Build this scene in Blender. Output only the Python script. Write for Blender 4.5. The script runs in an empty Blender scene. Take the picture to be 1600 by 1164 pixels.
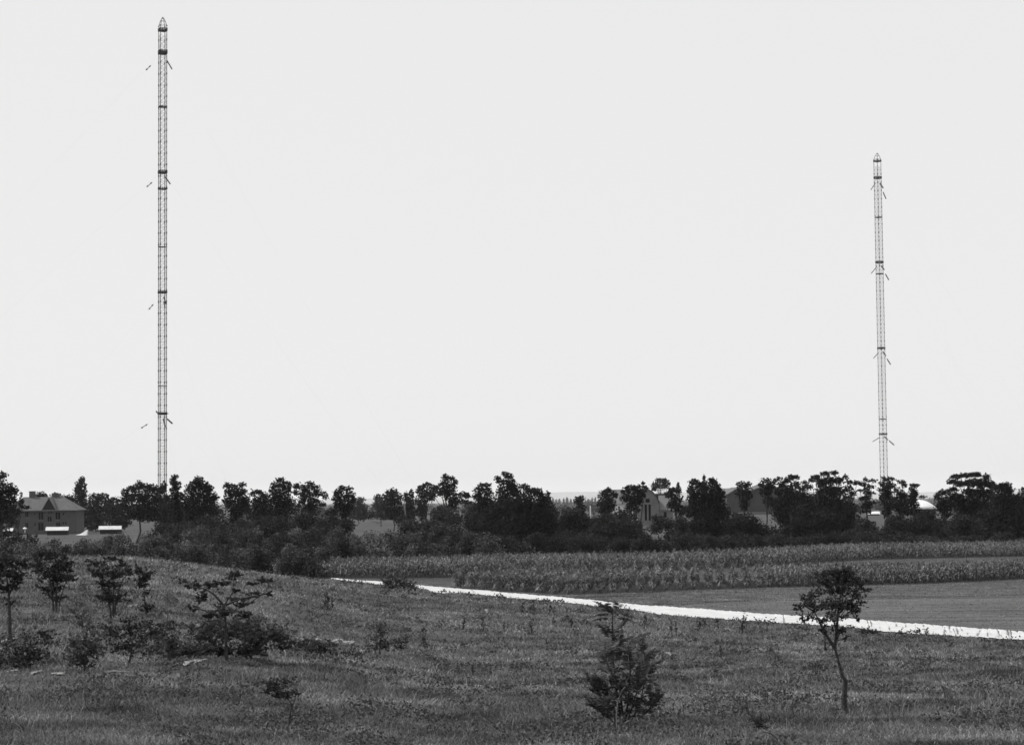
import bpy, math, random
import numpy as np
from mathutils import Vector, Matrix
R = math.radians
rng = np.random.default_rng(7); random.seed(7)
S = bpy.context.scene; COL = S.collection

# ------------------------------------------------------------------ camera
F = 3200.0; EYE = 8.0; HORIZON = 783.0; ROLL = R(0.56)
cd = bpy.data.cameras.new('camera'); cam = bpy.data.objects.new('camera', cd); COL.objects.link(cam)
cd.sensor_fit = 'HORIZONTAL'; cd.sensor_width = 36.0; cd.lens = 36.0*F/1600.0
cd.clip_start = 0.3; cd.clip_end = 80000
PITCH = math.atan2(HORIZON-582.0, F)
CM = Matrix.Translation((0, 0, EYE)) @ (Matrix.Rotation(R(90)+PITCH, 4, 'X') @ Matrix.Rotation(-ROLL, 4, 'Z'))
cam.matrix_world = CM
S.camera = cam
S.render.resolution_x = 1024; S.render.resolution_y = 744
CR = np.array(CM.to_3x3())

# ------------------------------------------------------------------ sky, sun, exposure
SUN_AZ, SUN_EL = R(-72), R(50)                 # azimuth clockwise from the view direction (+Y)
SKY_V = 0.86
w = bpy.data.worlds.new('World'); S.world = w; w.use_nodes = True
nt = w.node_tree; nt.nodes.clear()
sky = nt.nodes.new('ShaderNodeTexSky'); sky.sky_type = 'NISHITA'; sky.sun_disc = False
sky.sun_elevation = SUN_EL; sky.sun_rotation = SUN_AZ
bw = nt.nodes.new('ShaderNodeRGBToBW'); mx = nt.nodes.new('ShaderNodeMix'); mx.data_type = 'FLOAT'
bgn = nt.nodes.new('ShaderNodeBackground'); out = nt.nodes.new('ShaderNodeOutputWorld')
nt.links.new(sky.outputs[0], bw.inputs[0]); nt.links.new(bw.outputs[0], mx.inputs[3])
mx.inputs[0].default_value = 0.07; mx.inputs[2].default_value = SKY_V/0.12     # blue-blind film: the sky is an even white
nt.links.new(mx.outputs[0], bgn.inputs[0]); bgn.inputs[1].default_value = 0.12
nt.links.new(bgn.outputs[0], out.inputs[0])
sd = bpy.data.lights.new('sun', 'SUN'); sun = bpy.data.objects.new('sun', sd); COL.objects.link(sun)
sd.energy = 4.0; sd.angle = R(0.6); sd.color = (1.0, 0.995, 0.985)
sdir = Vector((math.sin(SUN_AZ)*math.cos(SUN_EL), math.cos(SUN_AZ)*math.cos(SUN_EL), math.sin(SUN_EL)))
sun.rotation_euler = sdir.to_track_quat('Z', 'Y').to_euler()
S.view_settings.view_transform = 'Standard'; S.view_settings.look = 'None'
S.view_settings.exposure = 0.0; S.view_settings.gamma = 1.0
S.cycles.volume_bounces = 2; S.cycles.pixel_filter_type = 'BLACKMAN_HARRIS'; S.cycles.filter_width = 1.6; S.cycles.max_bounces = 6; S.cycles.transparent_max_bounces = 8

# ------------------------------------------------------------------ helpers
def tag(o, label=None, cat=None, group=None, kind=None):
    for k, v in (('label', label), ('category', cat), ('group', group), ('kind', kind)):
        if v: o[k] = v
    return o
def empty(name, loc):
    o = bpy.data.objects.new(name, None); COL.objects.link(o); o.location = loc; o.empty_display_size = .3; return o
def ray(x, y):
    v = CR @ np.array([(x-800.0)/F, -(y-582.0)/F, -1.0]); return v/v[1]
def P(x, y, D):
    """the place at distance D that is seen at photo pixel x, y"""
    v = ray(x, y); return np.array([v[0]*D, D, EYE+v[2]*D])
def horizon_y(x): return HORIZON-(x-800.0)*math.tan(ROLL)

def mesh_obj(name, V, faces_n, idx, mat, parent=None, loc=None, smooth=False):
    """V (N,3); faces all with faces_n corners (or array of counts); idx flat index"""
    me = bpy.data.meshes.new(name)
    V = np.asarray(V, dtype=np.float32); idx = np.asarray(idx, dtype=np.int32).ravel()
    if np.isscalar(faces_n): counts = np.full(len(idx)//faces_n, faces_n, dtype=np.int32)
    else: counts = np.asarray(faces_n, dtype=np.int32)
    if loc is not None: V = V-np.asarray(loc, dtype=np.float32)
    me.vertices.add(len(V)); me.vertices.foreach_set('co', V.ravel())
    me.loops.add(len(idx)); me.loops.foreach_set('vertex_index', idx)
    me.polygons.add(len(counts)); st = np.zeros(len(counts), dtype=np.int32); st[1:] = np.cumsum(counts)[:-1]
    me.polygons.foreach_set('loop_start', st); me.polygons.foreach_set('loop_total', counts)
    me.polygons.foreach_set('use_smooth', np.full(len(counts), bool(smooth)))
    me.update(calc_edges=True); me.materials.append(mat)
    o = bpy.data.objects.new(name, me); COL.objects.link(o)
    if parent is not None: o.parent = parent
    elif loc is not None: o.location = loc
    return o

class MB:
    def __init__(s): s.v = []; s.f = []
    def quadf(s, pts):
        b = len(s.v); s.v += [tuple(p) for p in pts]; s.f.append(tuple(range(b, b+len(pts))))
    def box(s, x0, x1, y0, y1, z0, z1):
        b = len(s.v)
        s.v += [(x0,y0,z0),(x1,y0,z0),(x1,y1,z0),(x0,y1,z0),(x0,y0,z1),(x1,y0,z1),(x1,y1,z1),(x0,y1,z1)]
        s.f += [(b,b+3,b+2,b+1),(b+4,b+5,b+6,b+7),(b,b+1,b+5,b+4),(b+1,b+2,b+6,b+5),(b+2,b+3,b+7,b+6),(b+3,b,b+4,b+7)]
    def prism(s, poly, axis, a0, a1):
        """poly 2d points extruded; axis 'y': poly is (x,z)"""
        n = len(poly); b = len(s.v)
        for a in (a0, a1):
            for p in poly: s.v.append((p[0], a, p[1]) if axis == 'y' else (a, p[0], p[1]))
        s.f.append(tuple(range(b, b+n))); s.f.append(tuple(range(b+2*n-1, b+n-1, -1)))
        for i in range(n):
            j = (i+1) % n; s.f.append((b+i, b+n+i, b+n+j, b+j))
    def tube(s, pts, rad, n=6, cap=True):
        pts = [Vector(p) for p in pts]; m = len(pts)
        if not hasattr(rad, '__len__'): rad = [rad]*m
        b = len(s.v)
        for i, p in enumerate(pts):
            d = (pts[min(i+1, m-1)]-pts[max(i-1, 0)])
            d = d.normalized() if d.length > 1e-9 else Vector((0,0,1))
            a = d.cross(Vector((0,0,1)) if abs(d.z) < .9 else Vector((1,0,0))).normalized(); c = d.cross(a)
            for k in range(n):
                t = 2*math.pi*k/n; s.v.append(tuple(p+(a*math.cos(t)+c*math.sin(t))*rad[i]))
        for i in range(m-1):
            for k in range(n):
                k2 = (k+1) % n; s.f.append((b+i*n+k, b+i*n+k2, b+(i+1)*n+k2, b+(i+1)*n+k))
        if cap:
            s.f.append(tuple(b+k for k in range(n))[::-1]); s.f.append(tuple(b+(m-1)*n+k for k in range(n)))
    def build(s, name, mat, parent=None, loc=None, smooth=False):
        """world coordinates; relative to the parent's location if it has one"""
        if parent is not None:
            loc = parent_world(parent)
        cnt = [len(f) for f in s.f]; idx = [i for f in s.f for i in f]
        return mesh_obj(name, np.array(s.v), cnt, idx, mat, parent, loc, smooth)
def parent_world(p):
    l = Vector((0,0,0))
    while p is not None: l = l+p.location; p = p.parent
    return tuple(l)

# ------------------------------------------------------------------ materials
def mat(name, col, var=0.0, scale=1.0, rough=0.9, island=0.0, obj=0.0, bump=0.0, detail=6, big=0.0, bigscale=.05, translucent=0.0, spec=0.2, streak=0.0, mid=0.0, midscale=.5):
    m = bpy.data.materials.new(name); m.use_nodes = True; n = m.node_tree; N = n.nodes; L = n.links
    bs = N['Principled BSDF']; bs.inputs['Roughness'].default_value = rough; bs.inputs['Specular IOR Level'].default_value = spec
    geo = N.new('ShaderNodeNewGeometry'); fac = None
    def mul(a, b):
        x = N.new('ShaderNodeMath'); x.operation = 'MULTIPLY'
        for i, q in enumerate((a, b)):
            if isinstance(q, (int, float)): x.inputs[i].default_value = q
            else: L.new(q, x.inputs[i])
        return x.outputs[0]
    def rngmap(src, amt, lo=0., hi=1.):
        r = N.new('ShaderNodeMapRange'); r.inputs[1].default_value = lo; r.inputs[2].default_value = hi
        r.inputs[3].default_value = 1-amt; r.inputs[4].default_value = 1+amt; L.new(src, r.inputs[0]); return r.outputs[0]
    v = col
    def noise(sc, det=detail, rg=.6):
        t = N.new('ShaderNodeTexNoise'); t.inputs['Scale'].default_value = sc; t.inputs['Detail'].default_value = det; t.inputs['Roughness'].default_value = rg
        L.new(geo.outputs['Position'], t.inputs['Vector']); return t.outputs[0]
    nn = None
    if var: nn = noise(scale); v = mul(v, rngmap(nn, var, .3, .7))
    if big: v = mul(v, rngmap(noise(bigscale, 3), big, .35, .65))
    if mid: v = mul(v, rngmap(noise(midscale, 4, .65), mid, .36, .64))
    if streak:
        mp = N.new('ShaderNodeMapping'); mp.inputs['Rotation'].default_value = (0, 0, -.25); mp.inputs['Scale'].default_value = (.03, .55, 1); L.new(geo.outputs['Position'], mp.inputs['Vector'])
        t = N.new('ShaderNodeTexNoise'); t.inputs['Scale'].default_value = 1.0; t.inputs['Detail'].default_value = 5; t.inputs['Roughness'].default_value = .7; L.new(mp.outputs[0], t.inputs['Vector']); v = mul(v, rngmap(t.outputs[0], streak, .38, .62))
    if island: v = mul(v, rngmap(geo.outputs['Random Per Island'], island))
    if obj:
        oi = N.new('ShaderNodeObjectInfo'); v = mul(v, rngmap(oi.outputs['Random'], obj))
    if isinstance(v, (int, float)): bs.inputs['Base Color'].default_value = (v, v, v, 1)
    else:
        cb = N.new('ShaderNodeCombineColor')
        for i in range(3): L.new(v, cb.inputs[i])
        L.new(cb.outputs[0], bs.inputs['Base Color'])
    if bump and nn is not None:
        b = N.new('ShaderNodeBump'); b.inputs['Strength'].default_value = bump; b.inputs['Distance'].default_value = .15
        L.new(nn, b.inputs['Height']); L.new(b.outputs[0], bs.inputs['Normal'])
    if translucent:
        tr = N.new('ShaderNodeBsdfTranslucent'); ms = N.new('ShaderNodeMixShader'); ms.inputs[0].default_value = translucent
        L.new(bs.outputs[0], ms.inputs[1]); L.new(tr.outputs[0], ms.inputs[2])
        if isinstance(v, (int, float)): tr.inputs[0].default_value = (v, v, v, 1)
        else: L.new(cb.outputs[0], tr.inputs[0])
        L.new(ms.outputs[0], N['Material Output'].inputs[0])
    return m
M_ground = mat('meadow_soil', .042, .4, .9, bump=.6, big=.3, bigscale=.04, mid=.35, midscale=.35)
M_grass = mat('grass_blades', .165, .35, .35, island=.55, big=.3, bigscale=.06, translucent=.25, mid=.6, midscale=.4)
M_drygrass = mat('dry_stalks', .17, 0, 1, island=.4)
M_weed = mat('weed_leaves', .068, 0, 1, island=.4, obj=.1, translucent=.15)
M_stubble = mat('stubble', .070, .35, 1.6, bump=.6, big=.15, bigscale=.1, streak=.38)
M_margin = mat('field_margin', .056, .4, 1.6, bump=.6, big=.2, bigscale=.1, streak=.3)
M_path = mat('chalky_sand', .47, .16, 1.2, bump=.2, rough=1)
M_sand = mat('bare_sand', .22, .35, 3., rough=1)
M_leaf = mat('tree_leaves', .014, .2, .8, island=.45, obj=.25, translucent=.18)
M_leaf_pale = mat('pale_tree_leaves', .045, .2, .8, island=.4, obj=.2, translucent=.2)  # paler leaves; on far poplars and scrub the tone paints in distance haze
M_thick = mat('thicket_leaves', .060, .4, .6, island=.6, obj=.4, big=.3, bigscale=.15, mid=.5, midscale=.6, translucent=.2)
M_shrub = mat('shrub_leaves', .028, .25, .5, island=.5, obj=.3, big=.25, bigscale=.12, translucent=.2)
M_near = mat('young_leaves', .042, .2, 3, island=.5, obj=.2, translucent=.2)
M_frond = mat('frond_leaflets', .08, .2, 3, island=.4, translucent=.25)
M_bark = mat('bark', .05, .3, 6, bump=.4)
M_barkn = mat('young_bark', .045, .55, 14, bump=.4)
M_corn = mat('maize_leaves', .125, .35, .8, island=.9, big=.25, bigscale=.1, translucent=.1)  # wide leaf-to-leaf tone spread puts bright glints into the colour
M_steel = mat('painted_steel', .035, .1, .5, rough=.7)
M_wire = mat('guy_cable', .06, rough=.6)
M_insul = mat('insulator_porcelain', .03, rough=.4)
M_brick = mat('brown_brick', .085, .2, .8, rough=.95)
M_brick2 = mat('grey_brick', .15, .2, .5, rough=.95)
M_tile = mat('roof_tiles', .095, .2, .9, rough=.9)
M_tile2 = mat('pale_roof_tiles', .15, .15, .6, rough=.9)
M_dark = mat('dark_glass', .006, rough=.6, spec=.06)
M_white = mat('whitewash', .72, .05, .8)
M_shed = mat('weathered_whitewash', .46, .2, .9)
M_trim = mat('pale_trim', .2)
M_gable = mat('dark_boards', .022, .2, 2)
M_hall = mat('hall_sheeting', .045, .15, .3)
M_hroof = mat('hall_roofing', .10, .15, .2)
M_hill = mat('far_hills', .30, .15, .002)  # pale base colour stands in for part of the distance haze
M_wood = mat('weathered_wood', .11, .3, 8)

# ------------------------------------------------------------------ terrain
COLS = [-600, 0, 130, 250, 330, 400, 520, 610, 700, 900, 1300, 1600, 2200]
LEFT = [(0,5.1),(28,4.66),(40,4.4),(70,4.35),(110,4.35),(140,4.4),(165,3.8),(190,1.8),(215,0),(9e4,0)]
PROF = [LEFT, LEFT,
 [(0,5.1),(28,4.66),(40,4.4),(70,4.3),(110,4.3),(145,4.35),(165,3.7),(190,1.8),(215,0),(9e4,0)],
 [(0,5.1),(28,4.66),(40,4.4),(70,4.1),(110,4.15),(140,4.25),(165,3.4),(190,1.6),(215,0),(9e4,0)],
 [(0,5.1),(28,4.66),(40,4.3),(70,3.8),(110,3.75),(145,3.7),(170,2.6),(195,1.0),(215,0),(9e4,0)],
 [(0,5.1),(28,4.66),(40,4.2),(70,3.5),(110,3.25),(150,2.98),(175,1.9),(200,.6),(215,0),(9e4,0)],
 [(0,5.1),(28,4.65),(40,4.1),(70,3.0),(110,2.3),(150,1.7),(185,.95),(205,.25),(218,0),(9e4,0)],
 [(0,5.1),(28,4.65),(40,4.0),(70,2.6),(110,1.75),(150,1.1),(180,.45),(198,.05),(205,0),(9e4,0)],
 [(0,5.1),(28,4.65),(40,3.9),(70,2.4),(110,1.4),(150,.6),(172,.12),(185,0),(200,0),(9e4,0)],
 [(0,5.1),(28,4.65),(40,3.9),(70,2.25),(110,.95),(140,.3),(155,.05),(165,0),(200,0),(9e4,0)],
 [(0,5.1),(28,4.65),(40,3.9),(70,2.2),(100,.85),(118,.2),(128,0),(165,0),(200,0),(9e4,0)],
 [(0,5.1),(28,4.65),(40,3.9),(70,2.1),(95,.8),(108,.2),(118,0),(165,0),(200,0),(9e4,0)],
 [(0,5.1),(28,4.65),(40,3.9),(70,2.1),(95,.8),(108,.2),(118,0),(165,0),(200,0),(9e4,0)]]
DF = np.arange(0, 401, 1.0)
TAB = np.array([np.interp(DF, [a for a, b in p], [b for a, b in p]) for p in PROF])
ker = np.hanning(17)[1:-1]; ker /= ker.sum(); h_ = len(ker)//2
TAB = np.array([np.convolve(np.concatenate([np.full(h_, r[0]), r, np.full(h_, r[-1])]), ker, 'valid') for r in TAB])
XF = np.arange(-600, 2201, 10.0)
TAB2 = np.array([np.interp(XF, COLS, TAB[:, j]) for j in range(len(DF))]).T
kx = np.hanning(13)[1:-1]; kx /= kx.sum(); hx = len(kx)//2
TAB2 = np.array([np.convolve(np.concatenate([np.full(hx, c[0]), c, np.full(hx, c[-1])]), kx, 'valid') for c in TAB2.T]).T
def gz(X, Y):
    X = np.asarray(X, float); Y = np.asarray(Y, float); r = np.hypot(X, Y); az = np.arctan2(X, np.maximum(Y, 1e-6))
    az = np.where(Y <= 0, np.where(X < 0, -1.5, 1.5), az)
    px = np.clip(800+F*np.tan(np.clip(az, -1.2, 1.2)), -600, 2190)
    D = np.where(Y > 0, np.where(np.abs(az) < .5, Y, r*math.cos(.5)), r)
    D = np.clip(D, 0, 399.9)
    fx = (px+600)/10; ix = np.clip(fx.astype(int), 0, len(XF)-2); tx = fx-ix
    fy = D; iy = np.clip(fy.astype(int), 0, len(DF)-2); ty = fy-iy
    z = (TAB2[ix, iy]*(1-tx)*(1-ty)+TAB2[ix+1, iy]*tx*(1-ty)+TAB2[ix, iy+1]*(1-tx)*ty+TAB2[ix+1, iy+1]*tx*ty)
    amp = np.clip(z*1.5, 0, 1)*np.clip((D-22)/30, .25, 1)
    b = .05*np.sin(X*.9+1.3*np.sin(Y*.31))+.05*np.sin(Y*.55+X*.37)+.035*np.sin(X*2.1-Y*.9+np.sin(X))+.09*np.sin(X*.21+Y*.13+2)
    return z+b*amp
def hit(x, y, far=1500):
    D = np.concatenate([np.arange(4, 400, .25), np.arange(400, far, 2.)]); v = ray(x, y)
    g = EYE+v[2]*D-gz(v[0]*D, D); k = np.where(g < 0)[0]
    D0 = D[k[0]] if len(k) else far
    return np.array([v[0]*D0, D0, float(gz(v[0]*D0, D0))])

NA = 900
half = np.concatenate([np.linspace(0, .34, 330), np.linspace(.345, .8, 40), np.linspace(.83, math.pi, 60)])
az = np.concatenate([-half[::-1], half[1:-1]])
rr = np.concatenate([np.linspace(1.5, 20, 12), np.arange(21, 60, .8), np.arange(60, 240, 1.6), np.arange(245, 420, 8), np.geomspace(430, 24000, 40)])
A, RR = np.meshgrid(az, rr); GX = np.sin(A)*RR; GY = np.cos(A)*RR; GZ = gz(GX, GY)
V = np.column_stack([GX.ravel(), GY.ravel(), GZ.ravel()]); na, nr = len(az), len(rr)
V = np.vstack([V, [0, 0, 5.05]])
i, j = np.meshgrid(np.arange(nr-1), np.arange(na), indexing='ij'); j2 = (j+1) % na
q = np.stack([i*na+j, (i+1)*na+j, (i+1)*na+j2, i*na+j2], -1).reshape(-1, 4)[:, ::-1]
capi = np.array([[len(V)-1, (k+1) % na, k] for k in range(na)])
idx = np.concatenate([q.ravel(), capi.ravel()]); cnt = np.concatenate([np.full(len(q), 4), np.full(len(capi), 3)])
g = mesh_obj('ground', V, cnt, idx, M_ground, smooth=True); tag(g, kind='structure')

# far hills: a low rolling upland near the horizon
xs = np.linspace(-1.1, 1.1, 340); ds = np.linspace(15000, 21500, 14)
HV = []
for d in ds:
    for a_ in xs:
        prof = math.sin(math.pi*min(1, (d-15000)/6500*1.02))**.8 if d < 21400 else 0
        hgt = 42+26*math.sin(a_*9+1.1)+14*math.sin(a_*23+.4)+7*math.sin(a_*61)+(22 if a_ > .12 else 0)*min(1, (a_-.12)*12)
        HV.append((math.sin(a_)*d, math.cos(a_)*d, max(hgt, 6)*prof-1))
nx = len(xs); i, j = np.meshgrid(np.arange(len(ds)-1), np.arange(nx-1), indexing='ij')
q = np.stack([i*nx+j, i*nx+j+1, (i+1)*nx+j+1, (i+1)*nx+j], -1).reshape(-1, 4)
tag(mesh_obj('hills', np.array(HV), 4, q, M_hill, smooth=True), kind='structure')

# ------------------------------------------------------------------ sheets on the ground
def strip_sheet(name, up, lo, mtl, lift, nseg=260, ncross=6, rag=0.0, kind='structure'):
    """sheet between two photo-traced edges, laid on the terrain at its real distance"""
    ux = np.linspace(up[0][0], up[-1][0], nseg); V = []
    uy = np.interp(ux, [p[0] for p in up], [p[1] for p in up]); ly = np.interp(ux, [p[0] for p in lo], [p[1] for p in lo])
    for k, x in enumerate(ux):
        a = hit(x, uy[k]); b = hit(x, ly[k])
        n1 = rag*(.5*math.sin(x*.11)+.6*math.sin(x*.43+1)+.6*math.sin(x*.97)); n2 = rag*(.6*math.sin(x*.09+2)+.7*math.sin(x*.37)+.6*math.sin(x*.83+1))
        a[1] += n1*1.2; b[1] += n2*1.2
        for t in np.linspace(0, 1, ncross):
            p = a*(1-t)+b*t; V.append((p[0], p[1], float(gz(p[0], p[1]))+lift))
    n = ncross; i, j = np.meshgrid(np.arange(nseg-1), np.arange(n-1), indexing='ij')
    q = np.stack([i*n+j, i*n+j+1, (i+1)*n+j+1, (i+1)*n+j], -1).reshape(-1, 4)
    return tag(mesh_obj(name, np.array(V), 4, q, mtl, smooth=True), kind=kind)
PU = [(518,903.5),(535,905),(560,907),(600,909.5),(650,914.5),(700,919),(750,922.5),(800,927.5),(850,931.5),(900,936),(950,941),(1000,946),(1050,949),(1100,952.5),(1150,956.5),(1200,960.5),(1250,963),(1300,966),(1350,969.5),(1400,973.5),(1450,977),(1500,981),(1600,988),(1750,999),(2050,1021)]
PL = [(518,904.5),(535,907.5),(560,910),(590,913.5),(630,916),(650,917.5),(668,922),(680,927),(705,928),(720,926.5),(750,930),(800,935),(850,939),(900,944),(950,950),(1000,955),(1030,961),(1100,966),(1150,969.5),(1200,973),(1250,976),(1300,979),(1340,982),(1380,988),(1450,992.5),(1500,995),(1600,1001),(1750,1011),(2050,1032)]
strip_sheet('path', PU, PL, M_path, .06, 700, 5, .5)
MU = [(640,905),(720,921),(800,926),(900,929),(1000,924),(1200,917),(1450,911),(1600,904),(1750,897),(2050,884)]
ML = [(640,912.8),(720,920.8),(800,927.4),(900,935.8),(1000,945),(1060,948),(1100,941),(1200,938.5),(1350,936),(1450,933),(1600,929),(1750,925),(2050,917)]
BU = [(1062,947.5),(1100,942),(1200,939.5),(1350,937),(1450,934),(1600,930),(1750,926),(2050,918)]
BL = [(1062,949.5),(1100,952),(1200,960),(1250,962.5),(1300,965.5),(1350,969),(1400,973),(1450,976.5),(1500,980.5),(1600,987.5),(1750,998.5),(2050,1020.5)]
strip_sheet('field_margin', MU, ML, M_margin, .02, 200, 6)
strip_sheet('mown_field', BU, BL, M_stubble, .03, 160, 8)

def patch_ok(V):  # bare places keep grass off
    return V
SAND = [(545,1005,12,3.5),(528,1000,8,2),(497,1000,7,2),(470,1000,8,2),(562,1019,12,2.5),(292,1036,10,3.5),(312,1034,6,2.5),(92,1055,11,2.2),(55,1052,5,1.6),(178,1052,18,1.8),(20,1050,5,1.8),(1043,1021,4.5,1.8),(1112,1021,2.5,1.2),(760,954,2.5,2),(14,1000,8,4),(205,948,9,2.5)]
V = []; Fc = []; sand_c = []
for (x, y, rx, ry) in SAND:
    c = hit(x, y); ex = hit(x+rx, y)-c; ey = hit(x, y-ry)-c; b = len(V); V.append((c[0], c[1], float(gz(c[0], c[1]))+.05)); n = 22
    sand_c.append((c, abs(ex[0]), abs(ey[1])))
    for k in range(n):
        t = 2*math.pi*k/n; r = .9+.35*math.sin(3*t+x)+.3*math.sin(7*t+y); px, py = c[0]+abs(ex[0])*math.cos(t)*r, c[1]+abs(ey[1])*math.sin(t)*r
        V.append((px, py, float(gz(px, py))+.035))
    Fc += [(b, b+1+k, b+1+(k+1) % n) for k in range(n)]
tag(mesh_obj('sand_patch_ground', np.array(V), 3, np.array(Fc), M_sand), kind='structure')

# ------------------------------------------------------------------ leaves
def leaf_quads(C, size, rng, aspect=.6, flat=0.0, jit=.4):
    """one randomly turned diamond-shaped leaf face per centre"""
    n = len(C); s = size*(1+jit*(rng.random(n)*2-1))
    a = rng.normal(size=(n, 3)); a /= np.linalg.norm(a, axis=1)[:, None]
    b = rng.normal(size=(n, 3)); b[:, 2] *= (1-flat); a[:, 2] *= (1-flat)
    a /= np.linalg.norm(a, axis=1)[:, None]
    b -= a*(a*b).sum(1)[:, None]; b /= np.linalg.norm(b, axis=1)[:, None]
    a *= s[:, None]*.5; b *= s[:, None]*.5*aspect
    V = np.stack([C-a, C+b*1.0-a*.1, C+a, C-b*1.0-a*.1], 1).reshape(-1, 3)
    return V, np.arange(4*n).reshape(n, 4)
def twig_points(lobes, D, total, rng, mb, base, r_tw):
    """feathery growth: leaves strung along twigs that leave each lobe upwards and outwards"""
    k = D/F; wdt = (max(l[0]+l[2] for l in lobes)-min(l[0]-l[2] for l in lobes))*k
    area = np.array([l[2]*l[3] for l in lobes]); num = np.maximum(10, total*area/area.sum()).astype(int); out = []; cen = []
    for l, n in zip(lobes, num):
        c = P(l[0], l[1], D+rng.uniform(-1, 1)*wdt*.25); cen.append(c); rx, rz = l[2]*k, l[3]*k; rad = np.array([rx, (rx+rz)*.5, rz])
        per = 16; m = max(3, n//per)
        for q_ in range(m):
            d = rng.normal(size=3); d /= np.linalg.norm(d); d[2] = d[2]*.8+.25
            st = c-np.array([0, 0, rz*.35])+rng.normal(size=3)*rad*.45; en = c+d*rad*rng.uniform(.8, 1.9)
            t = rng.uniform(.15, 1.05, per)[:, None]; sag = np.zeros((per, 3)); sag[:, 2] = (np.sin(t[:, 0]*3.1))*.12*rz
            out.append(st+(en-st)*t+sag+rng.normal(size=(per, 3))*rad*.085)
            if q_ % 3 == 0: mb.tube([st, (st+en)/2+np.array([0, 0, .1*rz]), en], [r_tw, r_tw*.7, r_tw*.3], 3, False)
    return np.vstack(out), cen
def crown_points(lobes, D, total, rng, shell=.55, spread=.35, lump=True):
    """lobes in photo px (x, y, rx, ry) at distance D -> cloud of leaf places; each lobe gets its own depth"""
    k = D/F; xs = [l[0] for l in lobes]; wdt = (max(l[0]+l[2] for l in lobes)-min(l[0]-l[2] for l in lobes))*k
    area = np.array([l[2]*l[3] for l in lobes]); num = np.maximum(8, total*area/area.sum()).astype(int); out = []; cen = []
    mid = np.mean(xs)
    for l, n in zip(lobes, num):
        off = rng.uniform(-1, 1)*wdt*spread*.5
        c = P(l[0], l[1], D+off); cen.append(c)
        rx, rz = l[2]*k, l[3]*k; ry = (rx+rz)*.5*1.1
        d = rng.normal(size=(n, 3)); d /= np.linalg.norm(d, axis=1)[:, None]
        r = shell+(1-shell)*rng.random(n)**.6; r *= 1+.10*rng.normal(size=n)
        if lump:
            ph = rng.uniform(0, 6.28, 6)
            r *= 1+.14*np.sin(5*d[:, 0]+ph[0])*np.sin(5*d[:, 2]+ph[1])+.10*np.sin(11*d[:, 0]+ph[2])*np.sin(9*d[:, 2]+ph[3])
        out.append(c+d*r[:, None]*np.array([rx, ry, rz]))
    return np.vstack(out), cen
def limbs(base, cen, rng, r0, mb, fork=.45, wob=.04, stems=None):
    top = np.mean(cen, 0); base = np.array(base, float)
    H = max(c[2] for c in cen)-base[2]
    f = base+(top-base)*fork; f[0] = base[0]+(top[0]-base[0])*fork
    m1 = base+(f-base)*.5+rng.normal(size=3)*wob*H*.5; m1[2] = base[2]+(f[2]-base[2])*.5
    base2 = base.copy(); base2[2] -= .2
    mb.tube([base2, base+(m1-base)*.15, m1, f], [r0*1.35, r0, r0*.85, r0*.7], 7)
    order = sorted(cen, key=lambda c: -c[2])
    for c in order[:10]:
        s = f; mid = s+(c-s)*.5+rng.normal(size=3)*wob*H*.5; mid[2] += .03*H
        mb.tube([s, mid, c], [r0*.5, r0*.32, r0*.12], 5)
TREES = []
def tree(name, label, D, lobes, trunk_x=None, cat='tree', n=None, leaf=None, mtl=None, group=None, shell=.25, r0=None, fork=.45, base=None, aspect=.7, spread=.35, stems=None, bark=None, trunk_name='trunk', crown_name='crown', flat=.1, lump=True, twigs=False):
    rg = np.random.default_rng(abs(hash((lobes[0][0], len(lobes), int(D)))) % 2**31)
    k = D/F; area = sum(l[2]*l[3] for l in lobes)*3.14*k*k
    leaf = leaf or max(.30, .0011*D)
    n = int(n*1.7) if (n and not twigs) else n or int(min(9000, 6.0*area/(leaf*leaf*.35)))
    if base is None:
        tx = trunk_x if trunk_x is not None else float(np.average([l[0] for l in lobes], weights=[l[2]*l[3] for l in lobes]))
        bx = ray(tx, horizon_y(tx)+30)[0]*D; base = np.array([bx, D, float(gz(bx, D))])
    e = empty(name, tuple(base)); tag(e, label, cat, group)
    mb = MB()
    if twigs: leaf *= (.68 if 'bush' in name else .6); n = int(n*(1.05 if 'bush' in name else 1.3)); C, cen = twig_points(lobes, base[1], n, rg, mb, base, leaf*.05)
    else:
        lobes = [(l[0], l[1]+l[3]*.1, l[2]*1.24, l[3]*1.2) for l in lobes]
        C, cen = crown_points(lobes, base[1], n, rg, shell, spread, lump)
    C = C[C[:, 2] > gz(C[:, 0], C[:, 1])+.02]
    V, Q = leaf_quads(C, leaf, rg, aspect, flat)
    mesh_obj(crown_name, V, 4, Q, mtl or M_leaf, e, tuple(base))
    H = max(c[2] for c in cen)-base[2]; r0 = r0 or max(.03, .017*H)
    if stems:
        for st, rs in stems:
            pts = [P(x, y, base[1]+dd) for (x, y, dd) in [(s_+(0,))[:3] for s_ in st]]
            mb.tube(pts, list(np.linspace(rs, rs*.3 if len(st) > 2 else rs*.6, len(st))), 7)
        if not any(len(st) > 3 for st, rs in stems): pass
        tips = [np.array(P(*s_[0][-1][:2], base[1])) for s_ in stems]
        for c in cen:
            t = min(tips, key=lambda q_: np.linalg.norm(q_-c)); mb.tube([t, (t+c)/2+rg.normal(size=3)*.03*H, c], [r0*.35, r0*.22, r0*.1], 4)
    else: limbs(base, cen, rg, r0, mb, fork)
    mb.build(trunk_name, bark or M_bark, e)
    TREES.append(e); return e

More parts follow.
